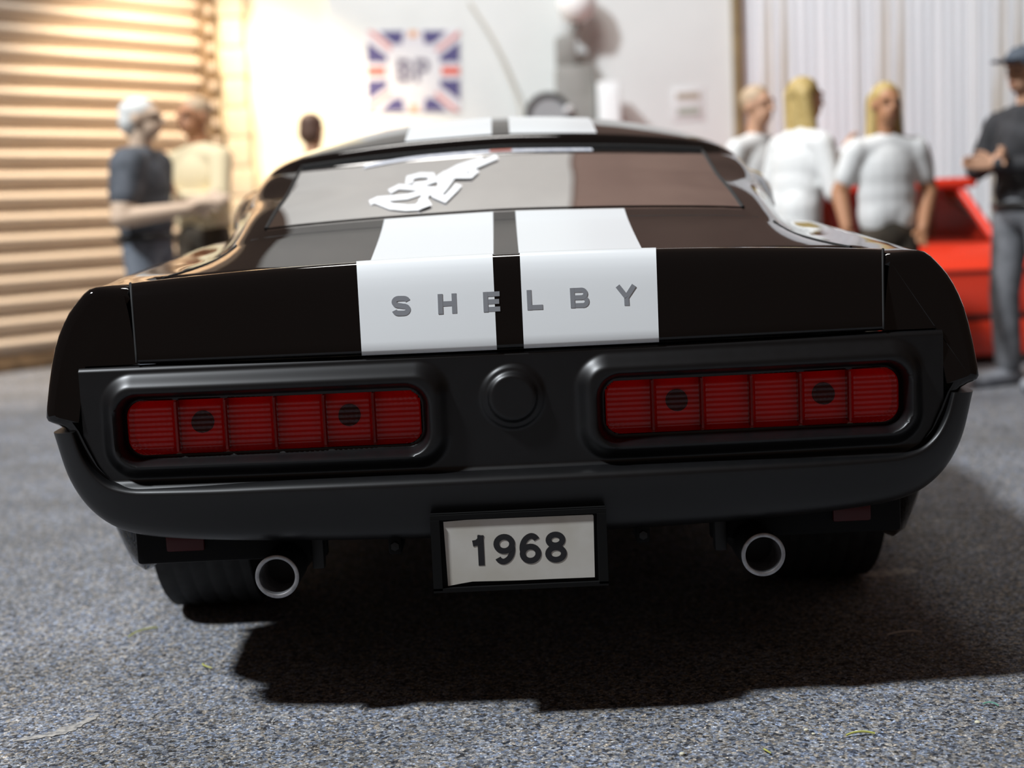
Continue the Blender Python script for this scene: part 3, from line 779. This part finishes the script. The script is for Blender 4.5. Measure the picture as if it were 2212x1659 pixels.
# quarter scoops on the pillars
for sg in (-1, 1):
    vv = []
    for j, (y, wv, hv) in enumerate(((1.42, .0, .02), (1.50, .018, .06), (1.62, .030, .085), (1.80, .034, .09), (1.84, .030, .085))):
        s = section_keys(y)
        for k in range(7):
            t = k / 6; c = 8.35 + t * 1.15
            px = float(np.interp(c, range(NC), s[:, 0])); pz = float(np.interp(c, range(NC), s[:, 1]))
            bl = wv * math.sin(PI * min(1, max(0, t))) ** .7
            vv.append((sg * (px + bl), y, pz + bl * .35))
    mesh('quarter_scoop', vv, grid_faces(5, 7), paint, car)
# painted reflection strip atop the rear window, with a signature below it
strip_m = noisy('reflection_pale', (0.55, 0.58, 0.68), (0.85, 0.87, 0.92), 60, 0.4, detail=2)
st_red = mat('strip_red', (0.50, 0.13, 0.09), 0.4)
def glass_strip(name, x0, x1, ya, yb, material, parent, off, n=24):
    vv = []
    for x in np.linspace(x0, x1, n):
        for y in (ya(x), yb(x)): vv.append((x, y, surf(x, y) + off))
    return mesh(name, vv, [(2 * k, 2 * k + 1, 2 * k + 3, 2 * k + 2) for k in range(n - 1)], material, parent, smooth=False)
ytop = lambda x: 1.512 - .55 * max(0, -x - .20) ** 1.4 * 1.2
ybot = lambda x: ytop(x) - .045
refl_strip = glass_strip('reflection_strip', -.40, .268, ybot, ytop, strip_m, rear_glass, .002)
glass_strip('strip_mark', -.035, .030, lambda x: ybot(x) + .006, lambda x: ytop(x) - .006, st_red, rear_glass, .003, 6)
SIG = [[(-0.341, 0.904), (-0.324, 0.939), (-0.282, 0.937), (-0.246, 0.94), (-0.211, 0.983)], [(-0.323, 0.919), (-0.281, 0.84), (-0.241, 0.811), (-0.203, 0.808)], [(-0.299, 1.021), (-0.277, 1.076), (-0.237, 1.046), (-0.201, 1.018), (-0.172, 0.993)], [(-0.252, 1.106), (-0.254, 1.19), (-0.228, 1.214), (-0.197, 1.201), (-0.188, 1.12), (-0.21, 1.088), (-0.239, 1.086)], [(-0.22, 1.038), (-0.199, 0.953), (-0.205, 0.857), (-0.214, 0.813)], [(-0.186, 0.923), (-0.171, 0.968), (-0.162, 1.042), (-0.169, 1.168), (-0.161, 1.194), (-0.141, 1.116), (-0.155, 1.001), (-0.169, 0.916), (-0.148, 0.872), (-0.126, 0.977), (-0.116, 1.04)], [(-0.164, 1.181), (-0.121, 1.283), (-0.054, 1.37)], [(-0.153, 1.121), (-0.105, 1.218), (-0.013, 1.39)], [(-0.13, 1.155), (-0.088, 1.141), (-0.071, 1.222)], [(-0.208, 0.906), (-0.193, 0.828), (-0.214, 0.8)]]
vv, ff = [], []
for n_s, poly in enumerate(SIG):
    # pen width follows the glass, so lay the stroke out along x and the slope
    v, f = ribbon([(p[0], p[1] * .30) for p in poly], .0205)
    o = len(vv); vv += [(q[0], q[1] / .30, surf(q[0], min(1.52, max(.76, q[1] / .30))) + .0022 + .0003 * n_s) for q in v]; ff += [tuple(i + o for i in q) for q in f]
sg_o = mesh('signature', vv, ff, white_ink, rear_glass, smooth=False); sg_o['label'] = 'white handwritten autograph on the rear glass'

# ------------------------------------------------------------------ people
def capsule(V, Fc, p, q, r1, r2, seg=12):
    p, q = Vector(p), Vector(q); d = q - p; L = d.length
    t = d.normalized() if L > 1e-6 else Vector((0, 0, 1))
    a = Vector((0, 0, 1)) if abs(t.z) < .9 else Vector((1, 0, 0)); a = (a - t * a.dot(t)).normalized(); b = t.cross(a)
    rings = [(p - t * r1 * math.cos(x), r1 * math.sin(x)) for x in (.02, .5, 1.0, PI / 2)] + [(q + t * r2 * math.cos(x), r2 * math.sin(x)) for x in (PI / 2, 1.0, .5, .02)]
    o = len(V)
    for c, r in rings:
        for s in range(seg):
            an = 2 * PI * s / seg; V.append(tuple(c + (a * math.cos(an) + b * math.sin(an)) * r))
    n = len(rings)
    for j in range(n - 1):
        for s in range(seg): Fc.append((o + j * seg + s, o + j * seg + (s + 1) % seg, o + (j + 1) * seg + (s + 1) % seg, o + (j + 1) * seg + s))
    Fc.append(tuple(o + s for s in range(seg))[::-1]); Fc.append(tuple(o + (n - 1) * seg + s for s in range(seg)))
def ellip(V, Fc, c, r, nu=16, nv=10, tilt=None):
    o = len(V); M = Matrix.Identity(3) if tilt is None else Matrix.Rotation(tilt[1], 3, tilt[0])
    for j in range(nv + 1):
        th = PI * min(max(j / nv, .02), .98)
        for i in range(nu):
            ph = 2 * PI * i / nu
            p = M @ Vector((r[0] * math.sin(th) * math.cos(ph), r[1] * math.sin(th) * math.sin(ph), r[2] * math.cos(th)))
            V.append((c[0] + p.x, c[1] + p.y, c[2] + p.z))
    for j in range(nv):
        for i in range(nu): Fc.append((o + j * nu + i, o + (j + 1) * nu + i, o + (j + 1) * nu + (i + 1) % nu, o + j * nu + (i + 1) % nu))
    Fc.append(tuple(o + i for i in range(nu))); Fc.append(tuple(o + nv * nu + i for i in range(nu))[::-1])
def blend(name, V, Fc, voxel, material, parent, smooth_it=3):
    me = bpy.data.meshes.new(name + '_raw'); me.from_pydata([tuple(v) for v in V], [], Fc)
    bm = bmesh.new(); bm.from_mesh(me); bmesh.ops.recalc_face_normals(bm, faces=bm.faces); bm.to_mesh(me); bm.free()
    o = bpy.data.objects.new(name, me); COL.objects.link(o)
    r = o.modifiers.new('r', 'REMESH'); r.mode = 'VOXEL'; r.voxel_size = voxel
    s = o.modifiers.new('s', 'SMOOTH'); s.iterations = smooth_it; s.factor = .5
    dg = bpy.context.evaluated_depsgraph_get()
    nm = bpy.data.meshes.new_from_object(o.evaluated_get(dg))
    COL.objects.unlink(o); bpy.data.objects.remove(o); bpy.data.meshes.remove(me)
    nm.name = name; nm.polygons.foreach_set('use_smooth', [True] * len(nm.polygons))
    return link(name, nm, material, parent)
def lerp(a, b, t): return tuple(a[k] + (b[k] - a[k]) * t for k in range(3))

def person(label, loc, rz, h, look, arms, group=None, lean=0.0, head_yaw=0.0, sleeve='short', coat=False, hair='short', cap=False, stance=.11, bulk=1.0, arm=1.0):
    """figure facing -y before the turn; arms = ((elbow, wrist) of its -x side, (elbow, wrist) of its +x side)"""
    root = empty('person', loc, rz); root.scale = (h / 1.75 * bulk, h / 1.75 * bulk, h / 1.75)
    tag(root, label, 'person', group)
    skin, shirt, trs, hairm, shoe = look['skin'], look['shirt'], look['trousers'], look['hair'], look['shoe']
    def T(p):   # forward lean of the upper body about the hips
        if lean == 0 or p[2] < .95: return p
        dz = p[2] - .95; return (p[0], p[1] - dz * math.sin(lean), .95 + dz * math.cos(lean))
    hips = {-1: (-.095, 0, .90), 1: (.095, 0, .90)}; kn = {s: (s * (stance + .01), -.015, .49) for s in (-1, 1)}; an = {s: (s * (stance + .02), .02, .085) for s in (-1, 1)}
    shd = {s: T((s * .182, .0, 1.395)) for s in (-1, 1)}
    el = {-1: arms[0][0], 1: arms[1][0]}; wr_ = {-1: arms[0][1], 1: arms[1][1]}
    hc = T((0, -.02, 1.645)); nk = T((0, .005, 1.50))
    V, Fc = [], []
    ellip(V, Fc, T((0, 0, 1.27)), (.165, .105, .20)); ellip(V, Fc, (0, .005, .96), (.16, .11, .13)); ellip(V, Fc, T((0, 0, 1.10)), (.14, .095, .15))
    [capsule(V, Fc, T((0, .005, 1.425)), T((q_ * .165, 0, 1.395)), .062, .052) for q_ in (-1, 1)]; capsule(V, Fc, T((0, .01, 1.40)), nk, .062, .056); capsule(V, Fc, nk, hc, .055, .055)
    # head with jaw, nose, brow and ears
    ca, sa = math.cos(head_yaw), math.sin(head_yaw)
    def H(x, y, z): return (hc[0] + x * ca - y * sa, hc[1] + x * sa + y * ca, hc[2] + z)
    ellip(V, Fc, H(0, .012, .025), (.076, .094, .090)); ellip(V, Fc, H(0, -.022, -.045), (.056, .068, .070))
    capsule(V, Fc, H(0, -.086, .022), H(0, -.108, -.022), .010, .014, 8); capsule(V, Fc, H(-.04, -.076, .034), H(.04, -.076, .034), .012, .012, 8)
    for s in (-1, 1): ellip(V, Fc, H(s * .078, .012, 0), (.012, .022, .033), 10, 6)
    for s in (-1, 1):
        capsule(V, Fc, hips[s], kn[s], .082, .056); capsule(V, Fc, kn[s], an[s], .054, .036)
        capsule(V, Fc, (an[s][0], .05, .04), (an[s][0] * 1.12, -.15, .03), .036, .032)
        capsule(V, Fc, shd[s], el[s], .050 * arm, .040 * arm); capsule(V, Fc, el[s], wr_[s], .041 * arm, .027 * arm)
        w = Vector(wr_[s]); d = (w - Vector(el[s])).normalized()
        sd = d.cross(Vector((0, 1, 0))); sd = sd.normalized() if sd.length > .2 else Vector((0, 0, 1))
        nrm = d.cross(sd).normalized()
        pc = w + d * .05
        for q in range(4):
            off = sd * ((q - 1.5) * .0185)
            b0 = w + d * .082 + off; ln = (.062, .072, .068, .052)[q]
            capsule(V, Fc, w + d * .02 + off * .7, b0, .014, .0125, 8)
            b1 = b0 + d * ln * .55 + nrm * .010; b2 = b1 + d * ln * .35 + nrm * .026
            capsule(V, Fc, b0, b1, .0105, .0095, 8); capsule(V, Fc, b1, b2, .0095, .008, 8)
        th0 = w + d * .03 - sd * .026; th1 = th0 + d * .030 - sd * .026; th2 = th1 + d * .030 - sd * .006 + nrm * .012
        capsule(V, Fc, th0, th1, .014, .012, 8); capsule(V, Fc, th1, th2, .012, .0095, 8)
    blend('body', V, Fc, .0085, skin, root)
    eye_m = mat('eye_dark', (0.02, 0.015, 0.012), .3); lip = mat('lip', (0.34, 0.12, 0.09), .5)
    for s in (-1, 1):
        V, Fc = [], []; ellip(V, Fc, H(s * .030, -.078, .012), (.013, .010, .007), 10, 6); mesh('eye', V, Fc, eye_m, root)
    V, Fc = [], []; ellip(V, Fc, H(0, -.080, -.062), (.022, .010, .006), 10, 6); mesh('mouth', V, Fc, lip, root)
    # shirt
    V, Fc = [], []; g = .016
    hem = 1.02 if not coat else .60
    ellip(V, Fc, T((0, 0, 1.27)), (.165 + g, .105 + g, .20)); ellip(V, Fc, T((0, 0, 1.16)), (.162 + g, .104 + g, .19)); ellip(V, Fc, T((0, 0, 1.08)), (.160 + g, .104 + g, .15))
    [capsule(V, Fc, (q_ * .06, .003, 1.06), (q_ * .06, .003, hem), .100 + g, .100 + g) for q_ in (-1, 1)]
    [capsule(V, Fc, T((0, .005, 1.425)), T((q_ * .165, 0, 1.395)), .066 + g, .052 + g) for q_ in (-1, 1)]; capsule(V, Fc, T((0, .012, 1.40)), T((0, .012, 1.455)), .070, .064)
    for s in (-1, 1):
        e_ = el[s] if sleeve == 'long' else lerp(shd[s], el[s], .62 if sleeve == 'short' else .12)
        capsule(V, Fc, shd[s], e_, (.058 + g * .6) * max(1.0, .93 * arm), .054 * max(arm, 1.0))
        if sleeve == 'long': capsule(V, Fc, el[s], lerp(el[s], wr_[s], .93), .054, .042)
    blend('coat' if coat else 'shirt', V, Fc, .013, shirt, root, 4)
    # trousers and shoes
    V, Fc = [], []
    ellip(V, Fc, (0, .005, .94), (.172, .122, .13))
    for s in (-1, 1): capsule(V, Fc, hips[s], kn[s], .096, .074); capsule(V, Fc, kn[s], (an[s][0], an[s][1], .11), .074, .066)
    blend('trousers', V, Fc, .014, trs, root, 4)
    for s in (-1, 1):
        V, Fc = [], []; x = an[s][0]
        capsule(V, Fc, (x, .055, .050), (x * 1.12, -.165, .044), .050, .044); capsule(V, Fc, (x, .02, .06), (x, .02, .11), .050, .052)
        V = [(a, b, max(c, .0)) for a, b, c in V]; mesh('shoe', V, Fc, shoe, root)
    if look.get('belt'):
        tube('belt', [(.178 * math.cos(a), .005 + .128 * math.sin(a), .965) for a in np.linspace(0, 2 * PI, 25)], .019, look['belt'], root, seg=8, cap=False)
    # hair or headgear
    V, Fc = [], []
    ellip(V, Fc, H(0, .026, .048), (.084, .094, .082))
    if hair == 'long':
        for s in (-1, 0, 1): capsule(V, Fc, H(s * .055, .060, .03), H(s * .075, .075 - abs(s) * .035, -.17), .046, .040)
    elif hair == 'full':
        ellip(V, Fc, H(0, .058, -.01), (.082, .062, .085))
    if hair != 'bald': blend('hair', V, Fc, .011, hairm, root, 2)
    if cap:
        V, Fc = [], []
        ellip(V, Fc, H(0, .012, .062), (.094, .110, .078)); o_ = blend('cap', V, Fc, .012, look['cap'], root, 2)
        V, Fc = [], []; ellip(V, Fc, H(0, -.125, .052), (.074, .070, .012)); mesh('cap_brim', V, Fc, look['cap'], o_)
    return root

skin_t = mat('skin_tan', (0.52, 0.25, 0.13), .55); skin_p = mat('skin_pale', (0.68, 0.50, 0.36), .55); skin_m = mat('skin_mid', (0.62, 0.35, 0.22), .55)
white_c = mat('cloth_white', (0.82, 0.82, 0.80), .8); cream_c = mat('cloth_cream', (0.78, 0.66, 0.42), .8)
black_c = noisy('cloth_black', (0.020, 0.020, 0.022), (0.045, 0.045, 0.05), 14, .8); char_c = noisy('cloth_charcoal', (0.06, 0.068, 0.08), (0.12, 0.13, 0.15), 12, .8)
grey_c = noisy('cloth_grey', (0.13, 0.135, 0.145), (0.24, 0.245, 0.26), 9, .85); brown_c = noisy('cloth_dark_brown', (0.040, 0.032, 0.022), (0.08, 0.06, 0.04), 12, .85)
blue_c = noisy('cloth_slate', (0.12, 0.14, 0.17), (0.2, 0.22, 0.25), 12, .85)
blond = noisy('hair_blond', (0.48, 0.33, 0.11), (0.62, 0.46, 0.18), 40, .6); white_h = mat('hair_white', (0.78, 0.78, 0.74), .6); brown_h = mat('hair_brown', (0.10, 0.052, 0.035), .6); ginger = mat('hair_sandy', (0.55, 0.40, 0.26), .6)
leather = mat('leather_black', (0.02, 0.018, 0.016), .4); grey_shoe = noisy('shoe_grey', (0.25, 0.26, 0.29), (0.40, 0.41, 0.44), 20, .6)
cap_m = noisy('cap_slate', (0.05, 0.065, 0.085), (0.09, 0.11, 0.14), 20, .7)

DOWN = ((-.24, .02, 1.15), (-.25, -.06, .90)), ((.24, .02, 1.15), (.25, -.06, .90))
person('white haired figure in charcoal vest with bare forearm stretched out, before the shutter', (-2.10, 5.60, 0), math.radians(84), 1.75,
       dict(skin=skin_p, shirt=char_c, trousers=blue_c, hair=white_h, shoe=leather, belt=leather),
       (((-.26, .02, 1.08), (-.17, -.27, 1.12)), ((.24, .02, 1.12), (.10, -.26, 1.16))), sleeve='short', hair='full', bulk=1.2, arm=1.45)
person('figure in cream shirt with folded arms, facing the white haired figure', (-1.93, 6.36, 0), math.radians(-38), 1.81,
       dict(skin=skin_t, shirt=cream_c, trousers=brown_c, hair=ginger, shoe=leather),
       (((-.25, -.08, 1.13), (-.01, -.20, 1.20)), ((.25, -.08, 1.13), (.01, -.23, 1.17))), sleeve='long', bulk=1.12)
person('figure with round dark brown hair standing past the car roof on the left', (-1.30, 7.10, 0), math.radians(160), 1.735,
       dict(skin=skin_m, shirt=cream_c, trousers=brown_c, hair=brown_h, shoe=leather), DOWN, sleeve='long', hair='full')
person('sandy haired figure in white jacket, leftmost of the three by the red car', (1.41, 5.14, 0), math.radians(40), 1.628,
       dict(skin=skin_m, shirt=white_c, trousers=grey_c, hair=ginger, shoe=leather), DOWN, sleeve='long')
person('long blond haired figure in white coat with back turned, raising one hand', (1.49, 4.56, 0), math.radians(118), 1.62,
       dict(skin=skin_m, shirt=white_c, trousers=white_c, hair=blond, shoe=leather),
       (((-.26, -.06, 1.12), (-.14, -.26, 1.36)), ((.25, -.02, 1.14), (.14, -.24, 1.26))), sleeve='long', coat=True, hair='long', lean=.12)
person('figure with long blond hair, white short sleeved shirt and bare tanned arms', (1.885, 4.26, 0), math.radians(6), 1.545,
       dict(skin=skin_t, shirt=white_c, trousers=brown_c, hair=blond, shoe=leather),
       (((-.275, .03, 1.17), (-.27, -.07, .98)), ((.275, .04, 1.17), (.17, -.12, .96))), sleeve='short', hair='long', bulk=.95, arm=1.25)
person('figure in slate cap, black sweater and grey trousers with folded arms', (2.66, 4.47, 0), math.radians(-62), 1.70,
       dict(skin=skin_m, shirt=black_c, trousers=grey_c, hair=brown_h, shoe=grey_shoe, cap=cap_m, belt=leather),
       (((-.25, -.07, 1.15), (-.01, -.19, 1.21)), ((.25, -.07, 1.15), (.01, -.22, 1.18))), sleeve='long', cap=True, stance=.12, bulk=1.1)

# ------------------------------------------------------------------ red car behind the figures
red = mat('red_paint', (0.93, 0.060, 0.025), .28, coat=.4)
red_trim = mat('dark_trim', (0.02, 0.012, 0.012), .5)
tan_m = mat('tan_leather', (0.46, 0.31, 0.16), .6)
rc = empty('sports_car', (2.27, 5.50, 0)); tag(rc, 'low red sports car parked behind the right hand figures', 'car')
rc.scale = (1, .84, 1)
RK = {  # y: half section  (x, z)
 0.00: [(0, .30), (.70, .30), (.80, .34), (.84, .44), (.83, .54), (.76, .56), (.4, .565), (0, .57)],
 0.06: [(0, .20), (.72, .20), (.84, .28), (.865, .44), (.855, .56), (.80, .60), (.4, .61), (0, .615)],
 0.45: [(0, .18), (.72, .18), (.86, .25), (.885, .44), (.87, .60), (.80, .70), (.4, .715), (0, .72)],
 1.20: [(0, .16), (.72, .16), (.87, .22), (.89, .44), (.875, .62), (.82, .72), (.4, .735), (0, .74)],
 2.80: [(0, .16), (.72, .16), (.87, .22), (.89, .44), (.87, .60), (.81, .70), (.4, .72), (0, .725)],
 3.80: [(0, .18), (.70, .18), (.84, .24), (.86, .42), (.84, .54), (.77, .60), (.4, .61), (0, .615)],
 4.15: [(0, .24), (.60, .24), (.74, .30), (.77, .38), (.75, .44), (.68, .47), (.4, .48), (0, .48)],
}
ry = sorted(RK); rys = uniq(list(ry) + list(np.linspace(.02, 4.1, 40))); cidx_ = np.linspace(0, 7, 29); rv = []
for y in rys:
    k_ = np.array([[float(pchip(ry, [RK[q][c][d] for q in ry], [y])[0]) for d in (0, 1)] for c in range(8)])
    hx, hz = pchip(np.arange(8), k_[:, 0], cidx_), pchip(np.arange(8), k_[:, 1], cidx_)
    ring = [(hx[i], y, hz[i]) for i in range(29)] + [(-hx[i], y, hz[i]) for i in range(27, 0, -1)]
    rv += ring
nr = 56; rf = grid_faces(len(rys), nr, closed_i=True) + [tuple(range(nr)), tuple((len(rys) - 1) * nr + i for i in range(nr))[::-1]]
mesh('body_shell', rv, rf, red, rc, angle=50)
box('bumper', -.865, .865, -.05, .10, .055, .27, red, rc, bevel=.03)
box('bumper_trim', -.868, .868, -.045, .08, .272, .300, red_trim, rc, bevel=.005)
box('tail_crease', -.84, .84, -.012, .03, .543, .556, red_trim, rc, bevel=.003)
# cabin: glass block with red roof and pillars
def quad_prism(name, bot, top, z0, z1, material, parent):
    v = [(x, y, z0) for x, y in bot] + [(x, y, z1) for x, y in top]; n = len(bot)
    return mesh(name, v, [(k, (k + 1) % n, n + (k + 1) % n, n + k) for k in range(n)], material, parent, smooth=False)
quad_prism('cabin_glass', [(-.70, .42), (.70, .42), (.74, 2.75), (-.74, 2.75)], [(-.53, .72), (.53, .72), (.54, 2.05), (-.54, 2.05)], .70, 1.045, glass_mat('clear_glass', (0.62, 0.62, 0.62)), rc)
box('roof', -.62, .66, .62, 2.10, 1.04, 1.105, red, rc, bevel=.028, seg=3)
for sx in (-1, 1):
    tube('pillar', [(sx * .72, .42, .70), (sx * .55, .70, 1.06)], .028, red, rc, seg=10)
    tube('pillar', [(sx * .74, 2.75, .70), (sx * .55, 2.05, 1.06)], .026, red, rc, seg=10)
    s_ = box('seat', sx * .34 - .2, sx * .34 + .2, 1.15, 1.30, .60, .98, tan_m, rc, bevel=.05)
    for ay in (.72, 3.35):
        w_ = lathe('wheel', [(.19, 0), (.29, -.005), (.305, .02), (.305, .17), (.29, .195), (.19, .19)], (sx * .71, ay, .305), (sx, 0, 0), rubber, rc, seg=36)
        lathe('rim', [(.19, .02), (.18, .16), (.05, .15), (0, .155)], (sx * .71, ay, .305), (sx, 0, 0), chrome, w_, seg=30)

# ------------------------------------------------------------------ things by the back wall
# flag poster with the two letters
po = empty('poster', (-.717, 9.488, 2.245)); tag(po, 'square flag poster with the letters BP on the pale wall', 'poster')
po.rotation_euler = (0, math.radians(2.2), 0)
pw, ph = .40, .345
navy = mat('print_navy', (0.085, 0.075, 0.20), .6); pred = mat('print_red', (0.72, 0.11, 0.06), .6); ppale = mat('print_pale', (0.70, 0.68, 0.71), .6); ppink = mat('print_pink', (0.62, 0.22, 0.20), .6)
box('card', -pw, pw, 0, .008, -ph, ph, ppale, po)
def flat_poly(name, pts, y, material):
    return mesh(name, [(x * pw, y, z * ph) for x, z in pts], [tuple(range(len(pts)))], material, po, smooth=False)
for sx in (-1, 1):
    flat_poly('red_bar', [(sx * .98, -.095), (sx * .52, -.095), (sx * .52, .095), (sx * .98, .095)], -.001, pred)
    for sz in (-1, 1):
        flat_poly('navy_wedge', [(sx * .98, sz * .22), (sx * .98, sz * .72), (sx * .56, sz * .36), (sx * .56, sz * .22)], -.001, navy)
        flat_poly('navy_wedge', [(sx * .20, sz * .97), (sx * .72, sz * .97), (sx * .44, sz * .66), (sx * .24, sz * .66)], -.001, navy)
        flat_poly('red_diagonal', [(sx * .985, sz * .985), (sx * .985, sz * .86), (sx * .52, sz * .46), (sx * .46, sz * .52)] if sx * sz > 0 else [(sx * .985, sz * .985), (sx * .86, sz * .985), (sx * .44, sz * .58), (sx * .50, sz * .50)], -.0015, ppink)
for sz in (-1, 1): flat_poly('red_bar', [(-.09, sz * .98), (.09, sz * .98), (.09, sz * .82), (-.09, sz * .82)], -.001, mat('print_orange', (0.72, 0.38, 0.20), .6))
oc = [(.60 * math.cos(a), .62 * math.sin(a)) for a in np.linspace(0, 2 * PI, 33)[:-1]]
flat_poly('centre_disc', oc, -.002, mat('print_white', (0.74, 0.73, 0.74), .6))
pgrey = mat('print_violet_grey', (0.14, 0.12, 0.18), .6)
glyph('letter', 'B', -.135, -.0035, -.095, .20, pgrey, po, sx=.60, depth=.001, weight=.8); glyph('letter', 'P', .015, -.0035, -.095, .20, pgrey, po, sx=.72, depth=.001, weight=.9)

# old petrol pump with a white globe
pump_m = noisy('pump_grey', (0.24, 0.235, 0.215), (0.30, 0.29, 0.27), 5, .6)
pu = empty('petrol_pump', (.63, 9.28, 0)); tag(pu, 'grey petrol pump with white globe and round dial against the wall', 'petrol pump')
box('base', -.20, .172, -.18, .18, 0, .12, pump_m, pu, bevel=.02)
box('body', -.15, .175, -.15, .15, .12, 2.20, pump_m, pu, bevel=.03)
box('neck', -.14, .03, -.11, .11, 2.18, 2.45, pump_m, pu, bevel=.03)
lathe('globe', [(0, -.17), (.08, -.155), (.145, -.10), (.17, 0), (.145, .10), (.08, .155), (0, .17)], (.05, 0, 2.72), (0, 0, 1), mat('globe_white', (0.92, 0.92, 0.90), .25), pu, seg=28)
tube('globe_stem', [(-.02, 0, 2.44), (.05, 0, 2.57)], .04, pump_m, pu)
dl = lathe('dial', [(.0, -.03), (.15, -.03), (.155, -.02), (.155, .06), (0, .06)], (-.23, -.14, 1.80), (0, 1, 0), mat('dial_face', (0.36, 0.37, 0.38), .25), pu, seg=32)
lathe('dial_rim', [(.15, -.045), (.19, -.04), (.195, .03), (.155, .05), (.15, -.045)], (-.23, -.14, 1.80), (0, 1, 0), mat('rim_black', (0.03, 0.028, 0.026), .5), dl, seg=32)
lathe('knob', [(0, -.035), (.03, -.02), (.036, 0), (.03, .02), (0, .035)], (-.06, -.19, 1.84), (0, 0, 1), mat('knob_white', (0.85, 0.85, 0.85), .3), pu, seg=16)
# white cabinet beside it
wc = empty('cabinet', (.90, 9.2, 0)); tag(wc, 'narrow glossy white cabinet just right of the petrol pump', 'cabinet')
wmat = mat('gloss_white', (0.90, 0.92, 0.92), .2)
box('body', -.085, .10, -.14, .14, 0, 2.05, wmat, wc, bevel=.02)
dr = box('door', -.075, .09, -.155, -.14, .08, 1.98, wmat, wc, bevel=.006)
tube('handle', [(.06, -.158, 1.0), (.06, -.175, 1.02), (.06, -.175, 1.16), (.06, -.158, 1.18)], .008, chrome, dr, seg=8)
# hose drooping down the wall
hz = tube('hose', [(-.22, 9.47, 2.80), (-.10, 9.46, 2.60), (-.02, 9.46, 2.45), (.045, 9.45, 2.30), (.10, 9.44, 2.15), (.135, 9.42, 2.05), (.17, 9.38, 1.90), (.19, 9.33, 1.70), (.19, 9.25, 1.20), (.17, 9.2, .6), (.16, 9.2, .02)], .010, mat('hose_beige', (0.56, 0.52, 0.44), .7), seg=10)
tag(hz, 'thin beige hose drooping down the pale wall', 'hose')
# little wall notice with two bars
ws = empty('wall_notice', (1.615, 9.492, 1.868)); tag(ws, 'small pale notice with two dull bars near the brown post', 'notice')
box('card', -.135, .135, 0, .006, -.14, .14, mat('notice_card', (0.74, 0.74, 0.74), .6), ws, bevel=.002)
box('bar', -.10, .10, -.003, 0, .035, .095, mat('bar_brown', (0.42, 0.36, 0.28), .6), ws); box('bar', -.095, .095, -.003, 0, -.095, -.03, mat('bar_green', (0.38, 0.40, 0.34), .6), ws)

# ------------------------------------------------------------------ litter on the ground
fib_y = mat('fibre_yellow', (0.50, 0.50, 0.12), .6); fib_g = mat('fibre_green', (0.12, 0.34, 0.24), .6); fib_w = mat('fibre_pale', (0.62, 0.60, 0.56), .6)
def fibre(label, x, y, ln, ang, bend, r, material, group=None):
    c, s = math.cos(ang), math.sin(ang); pts = []
    for k in range(9):
        t = k / 8 - .5; u, v = t * ln, bend * (1 - 4 * t * t)
        pts.append((x + u * c - v * s, y + u * s + v * c, r + .002 + .004 * (1 - 4 * t * t)))
    o = tube('fibre', pts, r, material, seg=6); tag(o, label, 'fibre', 'stray fibres on the ground'); return o
fibre('pale yellow fibre left of the rear tyre', -.96, .75, .09, .9, .008, .0022, fib_y)
fibre('curled yellow fibre in front of the left exhaust', -.735, .455, .045, 2.2, .010, .0018, fib_y)
fibre('long yellow green fibre at the lower right', .63, -.145, .055, .05, .004, .0022, fib_y)
fibre('short yellow fibre at the bottom edge', .442, -.205, .022, 2.0, .005, .0016, fib_y)
fibre('green fibre at the lower right edge of the shadow', .92, -.02, .03, -.5, .004, .0014, fib_g)
fibre('pale curled fibre at the left end of the shadow edge', -.505, .075, .04, .6, .014, .0012, fib_w)
fibre('pale stray fibre far right on the brownish ground', .885, .46, .085, .15, .004, .0020, fib_w)
def chip(label, x, y, r):
    V, Fc = [], []; ellip(V, Fc, (0, 0, 0), (r, r * .8, r * .55), 9, 6)
    V = [tuple(q * (1 + .25 * (rng.random() - .5)) for q in v) for v in V]
    o = mesh('grit_chip', [(a + x, b + y, c + r * .4) for a, b, c in V], Fc, mat('chip_cream', (0.68, 0.64, 0.48), .7), smooth=False)
    tag(o, label, 'chip', 'pale grit chips on the ground')
for lab, x, y, r in (('pale chip lowest left of the plate line', .285, -.195, .0055), ('larger pale chip at lower right', .865, -.105, .006), ('pale chip below the right exhaust', .535, -.105, .005), ('tiny pale chip beside the one below the right exhaust', .545, -.125, .004)):
    chip(lab, x, y, r)
# pale worn smears of glue
glue = noisy('glue_pale', (0.22, 0.215, 0.21), (0.46, 0.43, 0.39), 70, .8, lo=.4, hi=.6)
def smear(label, pts, w):
    P_ = []
    for k in range(len(pts) - 1):
        for t in np.linspace(0, 1, 7)[:-1]: P_.append((pts[k][0] + (pts[k + 1][0] - pts[k][0]) * t, pts[k][1] + (pts[k + 1][1] - pts[k][1]) * t))
    P_.append(pts[-1]); v, f = ribbon(P_, w); n = len(v) // 2; vv = []
    for k in range(n):
        c = (v[2 * k] + v[2 * k + 1]) / 2; kk = (.35 + .65 * math.sin(PI * (k + .5) / n)) * (0.55 + .9 * rng.random())
        for q in (v[2 * k], v[2 * k + 1]): e_ = c + (q - c) * kk; vv.append((e_.x, e_.y, .0015))
    tag(mesh('glue_smear', vv, f, glue, smooth=False), label, 'smear', 'glue smears on the ground')
smear('pale crooked glue smear on the ground at lower left', [(-1.04, .03), (-.99, .05), (-.955, .07), (-.93, .11), (-.905, .16)], .030)
smear('pale glue smear right of the rear tyre on the brownish ground', [(.93, .98), (1.0, 1.0), (1.07, 1.02)], .075)
